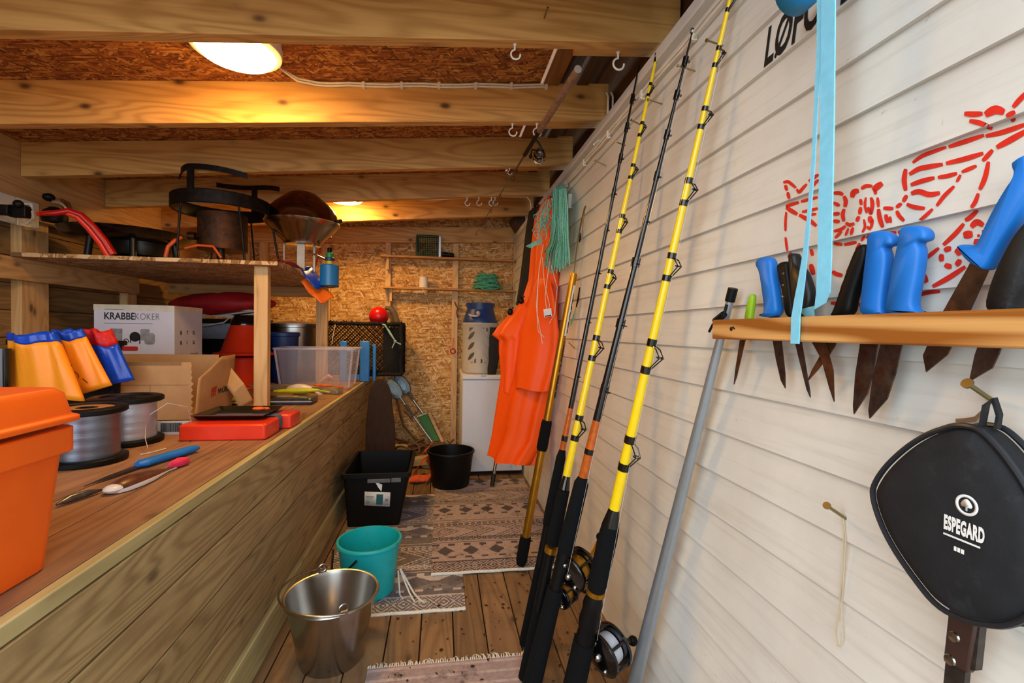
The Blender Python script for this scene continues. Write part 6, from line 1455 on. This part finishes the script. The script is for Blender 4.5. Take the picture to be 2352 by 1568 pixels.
# ------------------------------------------------------------------ painted stencil and lettering on the boards
def onwall(x, y, off=.0012):
    p = onX(x, y, .682)
    for _ in range(3): p = onX(x, y, wallx(p.z) - off)
    return p
SC2 = lambda x, y: (1780 + x / 2.904, 200 + y / 2.904)
strokes = [
 ([(55, 636), (85, 630), (112, 648), (140, 672)], 14), ([(145, 678), (160, 700), (190, 668), (212, 645)], 13), ([(225, 628), (255, 606), (290, 582)], 15), ([(238, 672), (265, 640), (292, 618)], 14),
 ([(68, 652), (80, 690)], 16), ([(84, 700), (95, 745)], 15), ([(72, 796), (110, 782), (160, 768)], 15), ([(172, 764), (220, 750), (285, 734)], 14), ([(74, 800), (110, 825), (150, 848)], 20), ([(160, 852), (200, 872), (240, 896), (276, 926)], 20),
 ([(180, 832), (230, 822), (285, 808)], 14), ([(75, 832), (70, 900), (70, 960)], 11), ([(70, 1000), (76, 1050), (82, 1092)], 11), ([(215, 850), (275, 846)], 12),
 ([(390, 706), (430, 706), (455, 718)], 17), ([(460, 726), (472, 760), (466, 800)], 20), ([(462, 812), (452, 850), (460, 895)], 18), ([(470, 905), (500, 918), (530, 908)], 16), ([(388, 770), (432, 790)], 17), ([(388, 846), (432, 842)], 17), ([(388, 892), (432, 896)], 17), ([(392, 960), (440, 948), (470, 925)], 15),
 ([(545, 896), (560, 860)], 18), ([(564, 848), (572, 800)], 18), ([(576, 786), (570, 745)], 15), ([(515, 736), (525, 700), (560, 690)], 26), ([(575, 678), (605, 660), (650, 660)], 17), ([(655, 690), (680, 665), (716, 640)], 30), ([(665, 680), (672, 715)], 16),
 ([(606, 735), (600, 790), (612, 840)], 11), ([(640, 735), (650, 780), (640, 850)], 18), ([(684, 735), (690, 800)], 14), ([(690, 812), (700, 880), (720, 935)], 22), ([(620, 800), (640, 850)], 16), ([(592, 880), (600, 930), (582, 968)], 11), ([(632, 860), (640, 905)], 24), ([(652, 880), (640, 940)], 14), ([(612, 930), (640, 950)], 14),
 ([(392, 1042), (450, 1050)], 15), ([(460, 1050), (545, 1034)], 15), ([(520, 935), (506, 985)], 15), ([(400, 1005), (445, 962)], 13), ([(490, 940), (470, 990)], 11), ([(540, 1090), (566, 1040)], 14), ([(575, 1026), (600, 990)], 12), ([(610, 1010), (640, 980)], 16),
 ([(722, 806), (790, 810)], 18), ([(738, 848), (752, 905)], 20), ([(768, 862), (772, 905)], 12), ([(812, 824), (828, 858), (862, 892)], 19), ([(808, 802), (845, 775)], 18), ([(854, 764), (880, 720)], 20), ([(872, 690), (862, 620), (872, 545)], 24),
 ([(918, 504), (980, 460), (1060, 428), (1142, 400)], 18), ([(1158, 398), (1260, 365), (1395, 320)], 22), ([(1405, 326), (1520, 300), (1680, 245)], 24), ([(1478, 402), (1570, 352), (1690, 285)], 30),
 ([(896, 582), (960, 545), (1040, 528), (1120, 514)], 24), ([(1140, 508), (1260, 480), (1390, 440)], 24), ([(1385, 492), (1420, 455), (1452, 418)], 22), ([(905, 652), (980, 626), (1065, 604)], 22), ([(1085, 602), (1150, 592), (1215, 574)], 20), ([(1245, 566), (1345, 524)], 18), ([(1212, 632), (1238, 584)], 14),
 ([(908, 710), (960, 696), (1030, 716), (1100, 704)], 26), ([(878, 780), (930, 800), (1000, 808)], 20), ([(1078, 792), (1130, 724), (1196, 660)], 18), ([(962, 892), (1005, 856), (1052, 812)], 16),
 ([(1424, 496), (1402, 600), (1366, 684)], 24), ([(1356, 708), (1336, 764), (1308, 804)], 20), ([(1352, 820), (1300, 870), (1268, 888)], 22), ([(1260, 910), (1200, 980), (1122, 1052)], 22), ([(1094, 1072), (1040, 1115), (990, 1152)], 18),
 ([(1262, 176), (1320, 180), (1385, 176)], 26), ([(1402, 184), (1470, 150), (1530, 168)], 42), ([(1542, 194), (1602, 164)], 24), ([(1296, 224), (1370, 240), (1450, 278)], 24), ([(1588, 134), (1630, 85), (1690, 25)], 24), ([(1576, 228), (1602, 206)], 20),
 ([(1308, 934), (1345, 900), (1390, 922)], 30), ([(1256, 988), (1318, 978)], 40), ([(1326, 1028), (1384, 1044)], 34), ([(1392, 950), (1404, 1000)], 24), ([(1350, 985), (1365, 995)], 14),
 ([(1270, 1196), (1160, 1270), (1050, 1330)], 24), ([(1102, 1362), (1010, 1372), (925, 1400)], 18), ([(820, 968), (925, 962)], 22), ([(720, 985), (810, 968)], 18), ([(982, 1240), (1012, 1302)], 30), ([(382, 1228), (410, 1246), (450, 1256)], 20), ([(372, 1440), (480, 1446), (590, 1452)], 20), ([(240, 1080), (250, 1124)], 16), ([(238, 1180), (258, 1250)], 24), ([(1020, 1512), (1054, 1518)], 14), ([(480, 1236), (520, 1164)], 15), ([(438, 1384), (458, 1300)], 14), ([(90, 1140), (110, 1105)], 18), ([(210, 1020), (212, 1070)], 12)]
for k in range(5):
    a0 = 2 * PI * k / 5 + .2; strokes.append(([(1172 + 62 * math.cos(a0 + j * .27), 1136 + 60 * math.sin(a0 + j * .27)) for j in range(4)], 26))
m = M()
for pts, w_ in strokes:
    q = []
    if len(pts) > 2:                                       # round the corners of the stroke
        e = [pts[0]] + list(pts) + [pts[-1]]; cr = []
        for i in range(1, len(e) - 2):
            for k in range(5):
                u = k / 5; cr.append(tuple(.5 * (2 * e[i][c] + (e[i + 1][c] - e[i - 1][c]) * u + (2 * e[i - 1][c] - 5 * e[i][c] + 4 * e[i + 1][c] - e[i + 2][c]) * u * u + (3 * e[i][c] - e[i - 1][c] - 3 * e[i + 1][c] + e[i + 2][c]) * u ** 3) for c in (0, 1)))
        pts = cr + [pts[-1]]
    for i in range(len(pts) - 1):
        n_ = max(2, int(math.dist(pts[i], pts[i + 1]) / 10))
        for k in range(n_): u = k / n_; q.append((pts[i][0] + (pts[i + 1][0] - pts[i][0]) * u, pts[i][1] + (pts[i + 1][1] - pts[i][1]) * u))
    q.append(pts[-1]); N = len(q); vs = []
    for i, (x, y) in enumerate(q):
        dx = q[min(i + 1, N - 1)][0] - q[max(i - 1, 0)][0]; dy = q[min(i + 1, N - 1)][1] - q[max(i - 1, 0)][1]; l = math.hypot(dx, dy) or 1
        u = i / (N - 1); hw = (w_ * 1.25 + 5) / 2 * (.40 + .60 * math.sin(PI * min(1, max(0, .05 + .90 * u))) ** .6)
        for s in (-1, 1): vs.append(onwall(*SC2(x - dy / l * hw * s, y + dx / l * hw * s)))
    m.add(vs, [(2 * i, 2 * i + 1, 2 * i + 3, 2 * i + 2) for i in range(N - 1)])
st = obj('stencil_bird', m, K_REDPAINT, loc=(XR - .02, .6, 1.3)); st['kind'] = 'structure'
wr = bpy.data.objects['wall_right']
st.parent = wr; st.location = st.location - wr.location
del st['kind']
bl = onwall(1764, 157); tp = onwall(1772, 88)
fitL = abs(onwall(1764, 157).y - onwall(1962, 40).y) * 1.0
m = text_m('LØFOTEN', .118, (wallx(1.76) - .002, bl.y, 1.748), (0, -1, 0), (0, 0, 1), bold=.003, fit=abs(bl.y - onwall(1962, 12).y) * 1.25, th=.0004)
m.v = [Vector((wallx(p.z) - .0014, p.y, p.z)) for p in m.v]
ob = obj('painted_lettering', m, K_SCREEN, wr)

# ------------------------------------------------------------------ leaf crumbs on the floor
m = M()
for k in range(260):
    x = rnd.uniform(-.5, .62); y = rnd.choice((rnd.uniform(1.45, 3.6), rnd.uniform(1.5, 2.4))); z = .0015
    if -.04 < x < .66 and 2.23 < y < 3.64: z = .0135
    elif -.54 < x < .12 and 1.95 < y < 3.37: z = .0075
    elif -.24 < x < .32 and y < 1.65: z = .0075
    if math.hypot(x - sx, y - sy) < .2 or math.hypot(x - tx, y - ty) < .2 or math.hypot(x - bxk, y - byk) < .2 or (x < -.15 and y > 2.78): continue
    a = rnd.uniform(0, 6.3); l = rnd.uniform(.003, .011); w_ = l * rnd.uniform(.3, .8); c = Vector((x, y, z)); u_ = Vector((math.cos(a), math.sin(a), 0)); v_ = Vector((-u_.y, u_.x, 0))
    m.add([c - u_ * l, c - v_ * w_ + Vector((0, 0, .002)), c + u_ * l + Vector((0, 0, .001)), c + v_ * w_ + Vector((0, 0, .003))], [(0, 1, 2, 3)])
lf = obj('leaf_crumbs', m, mat('dry_leaf_crumbs', '#3a2413', .9, var=.5, vs=9)); lf['kind'] = 'stuff'; tag(lf, 'dry brown leaf crumbs scattered over the floor boards and rugs', 'leaf litter')
